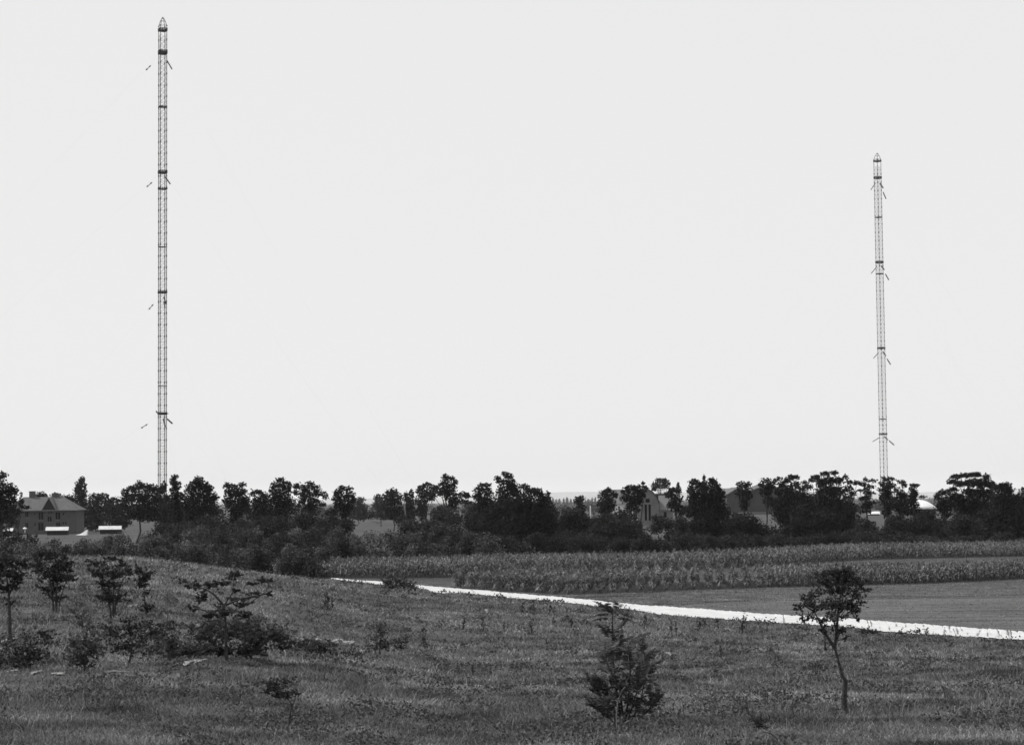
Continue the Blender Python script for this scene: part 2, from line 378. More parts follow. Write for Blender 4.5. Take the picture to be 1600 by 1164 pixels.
T = tree
T('leafy_tree', 'dark layered tree cut by the left edge of the photo beside the brick house', 300, [(2,741,9,5),(-8,750,14,9),(8,762,14,8),(19,767,9,6),(6,778,18,10),(-14,770,16,16),(12,789,14,9),(-4,800,16,14)], 0)
T('leafy_tree', 'small tree with a pointed tip in front of the brick house\'s left end', 400, [(33,772,1.8,4),(33,783,4,5),(38,792,9,2.5),(26,799,8,6),(15,810,10,10)], 28)
T('leafy_tree', 'round dark treetop behind the roof ridge just left of the gabled dormer', 590, [(64,774,9,6),(64,782,8,10)], leaf=.55)
T('leafy_tree', 'dark treetop behind the roof ridge just right of the gabled dormer', 600, [(88,776,9,6),(92,784,9,9)], leaf=.55)
T('leafy_tree', 'dark round tree between the brick house roof and the poplar', 640, [(107,778,9,5),(110,787,11,10),(113,800,10,12),(112,815,10,12)])
T('poplar_tree', 'tall dark columnar poplar right of the brick house', 612, [(128,750,4,5.5),(127,759,7,9),(121,764,5,9),(126,772,9,12),(127,786,7.5,14),(127,802,6,14),(128,816,5,10)], 128, cat='tree', spread=.15)
T('leafy_tree', 'broad dark tree right of the columnar poplar behind a low white-roofed shed', 625, [(149,776,9,5),(160,775,8,5),(143,786,10,9),(162,787,11,10),(152,803,16,12),(150,818,14,10),(136,806,8,14)])
T('leafy_tree', 'dark tree filling the gap left of the spreading single-trunked tree', 620, [(178,781,8,5),(172,792,10,9),(186,794,10,9),(178,808,15,13),(190,815,14,9)])
T('leafy_tree', 'wide spreading dark tree on one bare trunk, left of the left mast foot', 425, [(218,757,7,6),(208,763,9,5),(196,768,6,5),(228,763,8,6),(238,762,8,6),(247,767,8,6),(199,778,11,7),(216,776,14,10),(234,778,14,10),(249,778,8,8),(195,790,8,8),(212,795,12,9),(230,795,16,10),(246,792,12,9),(203,804,10,7),(224,806,12,8),(244,806,12,8)], 213, fork=.55, r0=.24)
T('leafy_tree', 'dark tree standing right in front of the left mast foot', 410, [(256,757,4.5,4),(254,765,6,6),(263,778,7,7),(259,790,9,9),(262,805,10,12),(255,820,10,12)])
T('conifer_tree', 'narrow dark tree with a ragged pointed top just right of the left mast', 330, [(273,745,4.5,4.5),(271,752,5.5,5),(276,757,6.5,6),(272,766,6.5,8),(279,775,8,8),(275,788,9,10),(278,805,10,12)], spread=.2)
T('leafy_tree', 'massive dark tree with a stepped dome top right of the narrow pointed tree', 320, [(310,749,7,5),(304,757,9,6),(318,757,8,6),(326,763,7,7),(297,765,8,6),(312,767,14,10),(329,776,9,8),(337,777,5,4),(296,780,11,10),(315,785,18,14),(300,800,14,14),(322,803,16,14),(310,820,20,14)], fork=.3)
T('leafy_tree', 'flat-topped dark tree first right of the massive stepped-dome tree', 330, [(356,758,7,4),(368,760,6,4),(379,757,6,3.5),(360,767,9,6),(376,768,10,6),(367,776,14,9),(384,782,7,8),(357,785,8,7),(370,792,14,10),(368,805,9,9)])
T('leafy_tree', 'low ragged dark tree between the flat-topped tree and the tall dome-headed tree', 335, [(402,768,9,3.5),(394,772,5,3),(412,776,8,6),(402,782,9,7),(409,794,12,10),(404,808,10,9)])
T('leafy_tree', 'tall dark tree with a rounded dome head right of the low ragged tree', 335, [(438,750,7,4),(430,757,7,5),(446,757,8,6),(427,766,6,6),(440,768,12,8),(452,764,3.5,4),(431,780,12,9),(448,782,11,9),(438,795,13,10),(440,808,9,9)])
T('leafy_tree', 'wide open-crowned dark tree with spreading side lobes, left of the isolated round tree', 340, [(466,759,8,4.5),(484,755,5.5,4.5),(478,763,7,6),(492,762,8,5.5),(462,769,5,4.5),(480,773,11,7),(498,770,8,5),(508,774,5,4.5),(472,782,6,4),(490,783,9,6),(503,788,6,3.5),(485,792,7,6)], 484, fork=.55)
T('leafy_tree', 'isolated dark spiky-headed tree at the left edge of the open gap in the tree line', 340, [(533,762,4.5,4.5),(543,763,7,3.5),(529,770,8,5.5),(547,772,8,5.5),(525,778,6,6),(538,782,13,9),(552,779,4,4),(530,790,8,7),(543,795,9,7),(538,803,6,6)], 538)
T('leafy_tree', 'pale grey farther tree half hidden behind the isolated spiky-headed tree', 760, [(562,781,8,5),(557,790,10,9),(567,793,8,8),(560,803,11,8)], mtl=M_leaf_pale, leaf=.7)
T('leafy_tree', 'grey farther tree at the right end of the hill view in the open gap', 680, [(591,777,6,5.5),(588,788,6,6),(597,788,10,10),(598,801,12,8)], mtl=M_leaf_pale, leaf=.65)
T('leafy_tree', 'dark round-headed tree just left of the leaning pale pole', 540, [(612,769,8,6),(606,777,8,8),(619,777,10,9),(612,790,14,12),(622,803,16,9)])
T('leafy_tree', 'dark upright tree with twin pointed tips right beside the leaning pale pole', 520, [(643,770,3.5,7),(635,775,3.5,7),(640,785,8,12),(641,800,9,10)], spread=.2)
T('leafy_tree', 'dark tree on a thin curved trunk between the twin-tipped tree and the tall centre-left tree', 480, [(668,758,8,4.5),(657,763,5,5),(664,770,12,7),(659,785,8,12),(673,776,6,7),(659,800,8,11)], 668)
T('leafy_tree', 'tall slender-headed tree rising highest left of the central mound of trees', 400, [(695,744,4.5,4),(703,747,6.5,4.5),(711,753,4.5,4.5),(695,756,8,7),(706,762,7,7),(690,768,11,7),(704,775,10,9),(708,788,7,8),(680,762,7,5),(676,771,5,5)], 704)
T('leafy_tree', 'small flat-crowned tree leaning out right of the tall slender-headed tree', 410, [(722,772,9,4),(730,775,4.5,4.5),(716,782,8,6),(728,784,6,3.5)], 716)
T('bush', 'round paler bush beneath the tall slender-headed tree', 385, [(692,798,14,8),(683,806,10,9),(701,808,15,10),(690,816,16,9)], cat='bush', mtl=M_leaf_pale, fork=.2)
T('bush', 'pale grey distant bush glimpsed left of the central mound of trees', 700, [(735,790,8,7),(742,796,8,7)], cat='bush', mtl=M_leaf_pale, leaf=.7, fork=.2)
T('leafy_tree', 'dark tree with a forked fan-shaped top forming the left shoulder of the central mound', 330, [(752,758,4.5,3.5),(762,758,5.5,3.5),(748,764,7,4.5),(760,767,9,6),(745,775,6,7),(760,782,14,12),(752,794,12,10)])
T('leafy_tree', 'highest tree of the central mound, with knobbly branch tips', 325, [(788,740,5,3.5),(778,747,5.5,3.5),(795,743,6,4.5),(784,752,9,4.5),(798,755,9,8),(790,767,13,10),(805,768,9,10),(790,785,14,12)])
T('leafy_tree', 'huge rounded dark tree making the right half of the central mound', 315, [(820,760,7,4.5),(828,768,9,6),(838,768,8,6),(846,780,8,9),(820,782,16,12),(800,792,16,14),(775,802,18,14),(852,800,11,14),(830,805,20,16),(800,822,25,18),(845,825,20,16),(765,827,18,14),(862,815,9,10)], fork=.3, n=7500)
T('conifer_tree', 'small grey pointed tree peeping over the right shoulder of the central mound', 470, [(856,771,3,3.5),(855,779,6,7),(858,790,7,8)])
T('leafy_tree', 'small round dark tree in front of the row of distant poplars', 420, [(906,779,7,4.5),(902,785,4.5,3.5),(908,790,5.5,6),(904,799,9,8)])
T('leafy_tree', 'dark tree with knobbly top immediately left of the pale house roof', 360, [(952,765,4.5,3.5),(943,770,7,4.5),(958,771,6,4),(947,778,11,6),(963,774,3.5,3.5),(941,788,8,8),(955,787,7,6),(948,798,11,8)])
T('leafy_tree', 'dark tree standing between the pale house and the big gabled house', 360, [(985,762,9,4.5),(995,761,7,4),(978,768,8,4.5),(997,770,8,7),(976,778,7,6),(990,780,11,8),(1000,783,5,6),(985,792,8,7),(995,796,5,5)], 996)
T('conifer_tree', 'thin spiky treetop touching the left side of the big gable', 375, [(1005,755,2.5,3.5),(1007,762,5,3.5),(1003,768,5,5),(1006,774,3.5,4)], 1000, fork=.7)
T('leafy_tree', 'umbrella-shaped tree rising behind the roof of the big gabled house', 700, [(1033,750,9,3.5),(1025,757,7,4),(1041,755,6,4.5),(1032,760,12,4.5),(1022,764,4,3)], 1033, leaf=.6, fork=.75)
T('conifer_tree', 'dark tree with one thin spire right of the umbrella-shaped tree', 380, [(1052,765,7,4),(1060,758,1.8,5),(1060,766,4.5,5),(1047,772,7,5),(1057,778,9,8),(1052,789,9,7),(1063,796,8,9)])
T('leafy_tree', 'tall broad dark tree with a thin central spike, between gabled house and long hall', 320, [(1100,746,1.8,5),(1113,751,7,4.5),(1085,753,8,4.5),(1097,758,8,6),(1119,760,6,6),(1081,766,7,8),(1105,768,16,10),(1126,772,7,7),(1089,780,14,10),(1115,785,18,12),(1085,798,16,10),(1110,805,22,14),(1130,800,10,10),(1095,820,18,12),(1118,830,18,12)], fork=.3, n=6500)
T('leafy_tree', 'slim lollipop-shaped tree alone in front of the long hall', 350, [(1158,756,6.5,4),(1168,756,5.5,4),(1163,764,10,6),(1156,772,7,5),(1168,774,7,6),(1163,784,7,7),(1162,792,5,5)], 1163, fork=.6)
T('leafy_tree', 'dark tree with a small tufted top covering the hall roof\'s right slope', 360, [(1197,750,8,3.5),(1190,757,4,3.5),(1203,758,8,6),(1197,768,9,7),(1201,782,8,7)])
T('leafy_tree', 'thin treetop between the tufted tree and the flat-topped tree over the hall', 350, [(1217,748,6,2.5),(1210,752,3.5,3.5),(1222,757,6,5),(1216,768,6,6),(1219,780,6,7)])
T('leafy_tree', 'flat-topped dark tree rising over the right end of the hall', 340, [(1236,745,6,3.5),(1245,745,4.5,3.5),(1230,750,7,4.5),(1243,757,7,6),(1232,765,10,8),(1240,780,12,10),(1229,787,9,10)])
T('leafy_tree', 'low dark tree filling the dip left of the highest right-hand cluster', 335, [(1258,753,4.5,2.5),(1262,760,7,5),(1252,768,8,8),(1260,780,12,10),(1250,795,12,12)])
T('leafy_tree', 'highest broad tree of the right-hand cluster with arching twig tips against the sky', 320, [(1275,745,7,3.5),(1290,740,8,3.5),(1304,738,5.5,3.5),(1268,750,4.5,3),(1283,752,7,5),(1296,750,8,6),(1310,750,7,6),(1290,765,14,10),(1308,768,11,9),(1285,785,18,14),(1308,788,13,12),(1262,800,16,14),(1290,810,22,16),(1252,820,18,14),(1277,832,24,14)], fork=.35, n=7000)
T('pine_tree', 'layered tree on a bare trunk just right of the highest right-hand cluster', 365, [(1321,745,4,3.5),(1327,753,5.5,3.5),(1339,754,7,3.5),(1325,764,8,5),(1332,771,6,4),(1325,780,9,6),(1331,791,8,5),(1321,799,7,4)], 1329, fork=.6)
T('pine_tree', 'gappy tiered tree with sky showing through, left of the right mast foot', 365, [(1352,748,3.5,3),(1349,756,5.5,3.5),(1363,751,6.5,2.5),(1358,760,8.5,2.5),(1344,766,5,2),(1358,770,9.5,3),(1350,778,9.5,3.2),(1361,785,8,3),(1352,792,8.5,3),(1356,799,5,2.5),(1347,799,3.5,2),(1354,764,5,4),(1356,776,6,4),(1356,788,6,4)], 1354, fork=.65)
T('leafy_tree', 'dark bushy-topped tree right in front of the right mast foot', 355, [(1382,748,5.5,3),(1392,748,6.5,3.5),(1378,755,5,3),(1390,758,8,5),(1375,765,5,2.5),(1388,770,8.5,5),(1381,782,8,5.5),(1390,790,9,6),(1386,800,8,6),(1384,762,7,5),(1384,774,8,6),(1396,780,6,6)], 1388)
T('leafy_tree', 'dark tree next right of the right mast foot, a hole of sky in its crown', 350, [(1409,752,6.5,3),(1413,758,5.5,3.5),(1403,766,6,4.5),(1413,774,7,5),(1401,786,8,8),(1415,789,7,6),(1408,776,8,7),(1409,797,10,7)])
T('leafy_tree', 'dark tree whose side branch reaches over the white domed roof', 345, [(1428,758,6.5,3),(1425,764,5.5,3.5),(1430,770,5.5,3.5),(1425,778,7.5,4.5),(1429,788,7,4.5),(1427,772,7,5),(1424,783,8,5),(1441,776,7,1.6),(1420,797,12,8),(1435,801,9,7)])
T('leafy_tree', 'dark tree immediately right of the white domed roof', 350, [(1470,770,7,4.5),(1480,768,7,4),(1464,776,5,5),(1476,782,11,8),(1486,790,8,8),(1471,792,8,8),(1478,803,8,6)])
T('leafy_tree', 'very wide flat-topped tree with gaps in its crown near the right edge', 335, [(1495,744,9,3.5),(1510,742,9,3.5),(1525,741,8,3.5),(1542,744,5.5,3.5),(1486,752,7,3.5),(1500,755,9,4.5),(1518,754,12,6),(1535,754,12,7),(1549,757,6,6),(1490,764,7,3),(1512,767,7,4.5),(1532,770,10,8),(1516,780,7,8),(1530,788,14,9),(1500,788,8,8),(1513,796,12,7),(1500,778,10,7),(1520,770,9,6),(1545,772,8,8),(1490,775,8,6)], 1520, n=4200)
T('leafy_tree', 'massive rounded tree sloping down right of the very wide flat-topped tree', 325, [(1570,757,8,3.5),(1558,762,9,6),(1575,765,8,6),(1565,778,16,10),(1581,780,9,8),(1570,797,20,14),(1545,810,18,14),(1585,812,14,14),(1555,830,22,12)], fork=.3, n=5600)
T('leafy_tree', 'dark tree cut by the right edge of the photo', 330, [(1600,765,7,3.5),(1595,772,5.5,4),(1603,780,10,8),(1599,795,9,8),(1601,815,12,14)])
# taller bushes of the hedge line
for x, lb, D, lo in [
  (1165, 'dark rounded bush under the slim lollipop-shaped tree', 325, [(1165,812,18,10),(1180,826,16,12),(1150,828,16,12),(1163,840,22,12)]),
  (1352, 'dark round bush below the gappy tiered tree', 335, [(1350,818,14,8),(1358,826,14,9),(1343,830,14,10)]),
  (1448, 'dark dome-shaped bush below the white domed roof', 330, [(1448,805,15,9),(1440,818,22,12),(1460,822,14,12),(1445,835,24,12)]),
  (1400, 'dark bush filling the space below the trees right of the right mast', 328, [(1398,812,12,9),(1408,822,16,12),(1395,834,18,12)]),
  (1505, 'dark bush beneath the very wide flat-topped tree', 320, [(1505,812,16,8),(1495,824,18,12),(1520,826,18,14)]),
  (890, 'dark bush right of the central mound below the small round tree', 318, [(895,802,16,8),(885,812,12,10),(905,815,20,14),(890,832,22,14)]),
  (960, 'broad dark bush below the knobbly-topped tree by the pale house', 312, [(950,812,20,9),(975,806,18,10),(965,822,28,14),(940,832,20,14),(990,830,16,12)]),
  (1027, 'round dark bush in front of the big gable wall', 330, [(1028,810,9,6),(1035,818,13,9),(1025,824,10,8)]),
  (480, 'pale leafy bush beneath the wide open-crowned tree', 300, [(475,812,16,8),(490,820,20,12),(465,826,16,12)]),
  (515, 'dark bush left below the isolated spiky-headed tree', 290, [(515,815,14,10),(528,826,18,10),(508,832,16,12),(545,818,9,7)]),
  (410, 'grey leafy bush below the tall dome-headed tree', 285, [(395,830,20,10),(415,838,22,12),(440,832,18,12),(385,845,18,12)]),
  (650, 'dark bush below the twin-tipped tree', 290, [(640,822,16,9),(660,830,20,14),(680,826,16,12),(645,842,18,12)])]:
    T('bush', lb, D, lo, cat='bush', fork=.2, group='tall bushes of the hedge line', mtl=M_shrub)

# low shrubs of the hedge bottom and of the thicket behind the hill
ANCH = [(5,'the left photo edge'),(45,'the brick house\'s left end'),(95,'the brick house entrance'),(128,'the columnar poplar'),(172,'the lone white-roofed shed'),(215,'the wide single-trunked tree'),(256,'the left mast foot'),(310,'the massive stepped-dome tree'),(367,'the flat-topped tree'),(404,'the low ragged tree'),(438,'the dome-headed tree'),(485,'the open-crowned tree'),(538,'the isolated spiky-headed tree'),(590,'the open field gap'),(632,'the leaning pale pole'),(665,'the curved-trunk tree'),(704,'the tall slender-headed tree'),(752,'the forked fan-topped tree'),(790,'the highest central tree'),(840,'the huge rounded tree'),(870,'the distant poplar row'),(906,'the small round tree'),(948,'the knobbly-topped tree'),(985,'the pale house'),(1014,'the big gable'),(1056,'the thin-spired tree'),(1103,'the tall thin-spiked tree'),(1163,'the lollipop-shaped tree'),(1200,'the tufted-top tree'),(1238,'the flat tree over the hall'),(1290,'the highest right-hand tree'),(1329,'the layered bare-trunked tree'),(1354,'the gappy tiered tree'),(1386,'the right mast foot'),(1410,'the tree with a sky hole'),(1447,'the white domed roof'),(1476,'the tree beside the dome'),(1520,'the very wide flat-topped tree'),(1568,'the massive sloping tree'),(1597,'the right photo edge')]
USED = {}
def place_label(head, x):
    a = sorted(ANCH, key=lambda q_: abs(q_[0]-x))
    for q_ in a:
        for sd_ in ((('straight below', 'just left of' if x < q_[0] else 'just right of')) if abs(q_[0]-x) < 9 else (('just left of',) if x < q_[0] else ('just right of',))):
            lb = f'{head} {sd_} {q_[1]}'
            if lb not in USED and len(lb.split()) <= 16: USED[lb] = x; return lb
    return head
def shrub_band(x0, x1, step, Dr, top, rw, head, group, seed, leaf=.27, n=1300, name='shrub', cat='shrub', mtl=None, fork=.15):
    rg = np.random.default_rng(seed); x = x0
    while x < x1:
        D = rg.uniform(*Dr); tx = x+rg.uniform(-6, 6); ty = (np.interp(tx, [p[0] for p in top], [p[1] for p in top]))+rg.uniform(-6, 7)
        r = rg.uniform(*rw); by = horizon_y(tx)+EYE*F/D; hh = max(10, by-ty)
        lo = [(tx+rg.uniform(-.3, .3)*r, ty+r*.4, r*.5, r*.4), (tx+rg.uniform(-.8, .8)*r, ty+r*.7, r*.6, r*.45)]
        for q_ in range(6): lo.append((tx+rg.uniform(-r, r), ty+hh*rg.uniform(.3, .85), r*rg.uniform(.5, .9), min(r*rg.uniform(.45, .8), hh*.5)))
        tree(name, place_label(head, tx), D, lo, cat=cat, group=group, mtl=mtl or M_shrub, n=n, leaf=leaf, fork=fork, lump=True, r0=.05, shell=.2)
        x += step*rg.uniform(.8, 1.2)
shrub_band(-8, 90, 24, (235, 262), [(0,834),(90,838)], (13, 19), 'dark shrub in front of the brick house,', 'shrubs in front of the brick house', 2)
shrub_band(75, 520, 27, (216, 228), [(70,843),(200,846),(330,848),(420,850),(520,862)], (15, 22), 'grey-green thicket shrub behind the grassy hill,', 'thicket shrubs behind the grassy hill', 3, mtl=M_thick, leaf=.2, n=2000)
shrub_band(130, 545, 30, (245, 268), [(130,834),(250,831),(320,824),(360,818),(545,828)], (17, 24), 'shrub in the back of the left thicket,', 'thicket shrubs at the back', 4, n=2400, mtl=M_thick, leaf=.22)
shrub_band(250, 545, 30, (280, 305), [(250,812),(350,806),(470,804),(545,815)], (17, 24), 'tall dark bush of the left tree line,', 'tall bushes of the left tree line', 14, name='bush', cat='bush', n=2000)
shrub_band(265, 545, 34, (345, 390), [(260,782),(340,786),(400,776),(450,776),(515,788),(545,796)], (19, 24), 'dark background tree of the left tree line,', 'background trees of the left tree line', 15, name='leafy_tree', cat='tree', n=2600, leaf=.34, mtl=M_leaf, fork=.3)
shrub_band(520, 760, 27, (262, 285), [(520,832),(560,832),(640,830),(680,818),(760,830)], (14, 20), 'shrub behind the left half of the maize,', 'shrubs behind the left end of the maize', 5, mtl=M_thick, leaf=.22, n=1600)
shrub_band(640, 745, 24, (300, 330), [(640,806),(745,806)], (15, 20), 'dark bush left of the central mound,', 'bushes left of the central mound', 16, name='bush', cat='bush', n=2000)
shrub_band(745, 1080, 27, (296, 306), [(745,832),(900,834),(1080,834)], (14, 20), 'low dark shrub at the hedge foot,', 'shrubs at the hedge foot, middle', 6)
shrub_band(760, 870, 26, (335, 350), [(750,776),(830,778),(870,800)], (20, 26), 'dark inner tree of the central mound,', 'inner trees of the central mound', 17, name='leafy_tree', cat='tree', n=3200, leaf=.34, mtl=M_leaf, fork=.3)
shrub_band(880, 1000, 24, (318, 332), [(870,808),(940,802),(990,806)], (15, 20), 'dark bush before the pale house,', 'bushes in front of the pale house', 18, name='bush', cat='bush', n=2000)
shrub_band(1040, 1195, 26, (325, 340), [(1030,822),(1060,800),(1130,796),(1190,812)], (15, 20), 'dark bush in front of the long hall,', 'bushes in front of the long hall', 19, name='bush', cat='bush', n=2000)
shrub_band(1230, 1325, 27, (340, 365), [(1230,776),(1290,766),(1325,786)], (18, 24), 'dark inner right-hand tree,', 'inner trees of the right-hand cluster', 20, name='leafy_tree', cat='tree', n=3200, leaf=.34, mtl=M_leaf, fork=.3)
shrub_band(1330, 1475, 26, (322, 336), [(1330,826),(1380,818),(1420,802),(1475,806)], (14, 19), 'dark bush at the right-hand trees\' foot,', 'bushes at the foot of the right-hand trees', 21, name='bush', cat='bush', n=1800)
shrub_band(1505, 1620, 28, (345, 365), [(1500,800),(1560,772),(1620,782)], (18, 24), 'dark background tree near the right edge,', 'background trees near the right edge', 22, name='leafy_tree', cat='tree', n=3000, leaf=.34, mtl=M_leaf, fork=.3)
shrub_band(1085, 1640, 27, (302, 318), [(1085,835),(1300,834),(1330,832),(1640,834)], (13, 19), 'low dark hedge-foot shrub,', 'shrubs at the hedge foot, right', 8)
shrub_band(1640, 1960, 30, (302, 318), [(1640,834),(1960,836)], (13, 19), 'low dark hedge-foot shrub,', 'shrubs at the hedge foot, right', 31)
shrub_band(1635, 1960, 34, (330, 365), [(1635,772),(1800,760),(1960,770)], (20, 26), 'dark background tree near the right edge,', 'background trees near the right edge', 32, name='leafy_tree', cat='tree', n=2600, leaf=.34, mtl=M_leaf, fork=.3)
shrub_band(-300, -20, 32, (300, 350), [(-300,770),(-20,776)], (20, 26), 'dark background tree near the left edge,', 'background trees near the left edge', 33, name='leafy_tree', cat='tree', n=2600, leaf=.34, mtl=M_leaf, fork=.3)
shrub_band(-280, 60, 30, (216, 235), [(-280,846),(60,846)], (15, 22), 'grey-green thicket shrub behind the grassy hill,', 'thicket shrubs behind the grassy hill', 34, mtl=M_thick, leaf=.2, n=2000)
# hedge seen in the gap
tree('hedge', 'low dark hedge across the far side of the strip of field in the gap', 760, [(x, 804+((x*7) % 5)*.6, 7, 5) for x in range(548, 640, 7)], 590, cat='hedge', n=1600, leaf=.6, fork=.1, spread=.1, trunk_name='stems', crown_name='foliage')

# far row of poplars, each one a tree, and the scrub in front of them
ORD = ['leftmost poplar', 'second poplar', 'third poplar', 'fourth poplar', 'fifth poplar', 'sixth poplar', 'seventh poplar', 'eighth poplar', 'ninth poplar', 'tenth poplar', 'eleventh poplar', 'twelfth poplar', 'thirteenth poplar', 'last poplar, fourteenth']
for i_, x in enumerate([864, 869, 874, 881, 886, 892, 897, 902, 909, 915, 919, 925, 930, 935]):
    D = 4300+((i_*37) % 7)*40; s = 1.3+.7*((i_*5) % 3)/2; t = 778+((i_*3) % 4)*.9
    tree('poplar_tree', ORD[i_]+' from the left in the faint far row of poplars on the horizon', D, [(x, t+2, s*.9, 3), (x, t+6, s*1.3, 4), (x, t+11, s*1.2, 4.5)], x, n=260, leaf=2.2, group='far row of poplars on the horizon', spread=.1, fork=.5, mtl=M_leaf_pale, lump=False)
rg = np.random.default_rng(11); CC = []
for k in range(420):
    x = rg.uniform(480, 1660); D = rg.uniform(1150, 1700) if k % 3 else rg.uniform(2200, 3300); r = rg.uniform(1.8, 3.6)*(1 if D < 1800 else 1.6); c = P(x, horizon_y(x), D); c[2] = r*.7
    d = rg.normal(size=(90, 3)); d /= np.linalg.norm(d, axis=1)[:, None]; CC.append(c+d*np.array([r*1.5, r, r])*(.6+.4*rg.random((90, 1))))
CC = np.vstack(CC); CC[:, 2] = np.maximum(CC[:, 2], .2); V, Q = leaf_quads(CC, 1.3, rg, .8)
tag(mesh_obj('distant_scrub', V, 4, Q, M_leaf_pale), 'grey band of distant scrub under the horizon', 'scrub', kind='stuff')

# ------------------------------------------------------------------ masts
def mast(label, px_top, top_y, D, H, side, turn, lean_px, plats, guys, seed):
    b = P(px_top, horizon_y(px_top), D); base = Vector((b[0]+lean_px, D, 0)); e = empty('radio_mast', base); tag(e, label, 'radio mast', 'lattice radio masts')
    c, s_ = math.cos(turn), math.sin(turn); hs = side/2
    def W(u, v, z): return Vector((base.x+(u*c-v*s_), base.y+(u*s_+v*c), z))
    cor = [(-hs,-hs),(hs,-hs),(hs,hs),(-hs,hs)]
    z0 = 3.0; zt = H-3.6
    for (u, v) in cor:
        mb = MB(); mb.tube([W(u*.25, v*.25, .9), W(u, v, z0+1.5), W(u, v, zt)], .105, 5); mb.build('leg', M_steel, e)
    mb = MB(); bay = 1.75; n = int((zt-z0)/bay)
    for k in range(n):
        za = z0+k*bay; zb = za+bay
        for q_ in range(4):
            a_, b_ = cor[q_], cor[(q_+1) % 4]
            mb.tube([W(*a_, za), W(*b_, za)], .035, 3, False)
            mb.tube([W(*a_, za), W(*b_, zb)], .028, 3, False); mb.tube([W(*b_, za), W(*a_, zb)], .028, 3, False)
            # gusset plates where members meet
            if k % 2 == 0:
                p0 = W(*a_, za-.28); p1 = W(*a_, za+.28); mb.tube([p0, p1], .17, 4)
    mb.build('bracing', M_steel, e)
    mb = MB(); mb.tube([W(0,0,0), W(0,0,.25)], .7, 10); mb.tube([W(0,0,.25), W(0,0,.5), W(0,0,.75), W(0,0,.95)], [.25,.35,.25,.3], 10); mb.build('base_insulator', M_insul, e)
    for (zp, th, big) in plats:
        mb = MB(); r = hs+(.12 if th > .5 else .05)
        pts = [W(-r,-r,0), W(r,-r,0), W(r,r,0), W(-r,r,0)]
        b0 = len(mb.v)
        for z in (zp-th/2, zp-th/2+.12): mb.v += [(p.x, p.y, z) for p in pts]
        mb.f += [(b0+3,b0+2,b0+1,b0),(b0+4,b0+5,b0+6,b0+7)]+[(b0+k_, b0+(k_+1) % 4, b0+4+(k_+1) % 4, b0+4+k_) for k_ in range(4)]
        for zz in np.arange(zp-th/2+.3, zp+th/2+.01, .3):
            for k_ in range(4): mb.tube([Vector((pts[k_].x, pts[k_].y, zz)), Vector((pts[(k_+1) % 4].x, pts[(k_+1) % 4].y, zz))], .10, 4)
        for k_ in range(4):
            for t in np.linspace(0, 1, 4)[:-1]:
                p = pts[k_].lerp(pts[(k_+1) % 4], t); mb.tube([Vector((p.x, p.y, zp-th/2)), Vector((p.x, p.y, zp+th/2))], .11, 4)
        if big:
            mb.tube([W(-r-big, -r*.3, zp+.35), W(r+big*.7, -r*.3, zp-.05)], .12, 5); mb.tube([W(-r-big, -r*.3, zp+.7), W(-r-big+.5, -r*.3, zp+.1)], .2, 5)
        mb.build('platform', M_steel, e)
    # pointed cap over the top platform
    mb = MB(); zc = H-3.3
    for (u, v) in cor:
        mb.tube([W(u, v, zc), W(u*.92, v*.92, zc+.9), W(u*.62, v*.62, zc+2.1), W(u*.28, v*.28, zc+3.0), W(0, 0, zc+3.3)], .09, 4)
        mb.tube([W(u, v, zc+.55), W(u, v, zc+.8)], .22, 5)
    for f_ in (.92, .6):
        zz = zc+.9 if f_ == .92 else zc+2.2
        for q_ in range(4): mb.tube([W(cor[q_][0]*f_, cor[q_][1]*f_, zz), W(cor[(q_+1) % 4][0]*f_, cor[(q_+1) % 4][1]*f_, zz)], .045, 4)
    mb.tube([W(0,0,zc+3.0), W(0,0,zc+3.5)], [.28,.1], 6)
    mb.build('top_cage', M_steel, e)
    for (zg, lst) in guys:
        for (ax, ay, s0, ln, rad, kind) in lst:
            a_ = Vector((base.x, base.y, zg)); g_ = Vector((base.x+ax, base.y+ay, float(gz(base.x+ax, base.y+ay))))
            dr = (g_-a_); L_ = dr.length; dr.normalize()
            u0 = Vector((dr.x, dr.y, 0)).normalized()*hs
            mb = MB(); mb.tube([a_+u0, a_+dr*(L_*.5)+Vector((0, 0, -L_*.012)), g_], .004, 3, False); gw = mb.build('guy_wire', M_wire, e)
            mb = MB(); p0 = a_+dr*s0; p1 = a_+dr*(s0+ln)
            if kind == 'knob':
                mb.tube([p0, p1], rad*.45, 5)
                for t in (.22, .8):
                    c_ = p0.lerp(p1, t); mb.tube([c_-dr*.22, c_, c_+dr*.22], [rad*.5, rad*1.25, rad*.5], 6)
            else: mb.tube([p0, p0+dr*.25, p1-dr*.25, p1], [rad*.6, rad, rad, rad*.7], 6)
            o = mb.build('insulator', M_insul, gw)
def zat(x, y, D): return float(P(x, y, D)[2])
DL = 620; kL = DL/F
def dist(dx, dy): return math.hypot(dx, dy)*kL
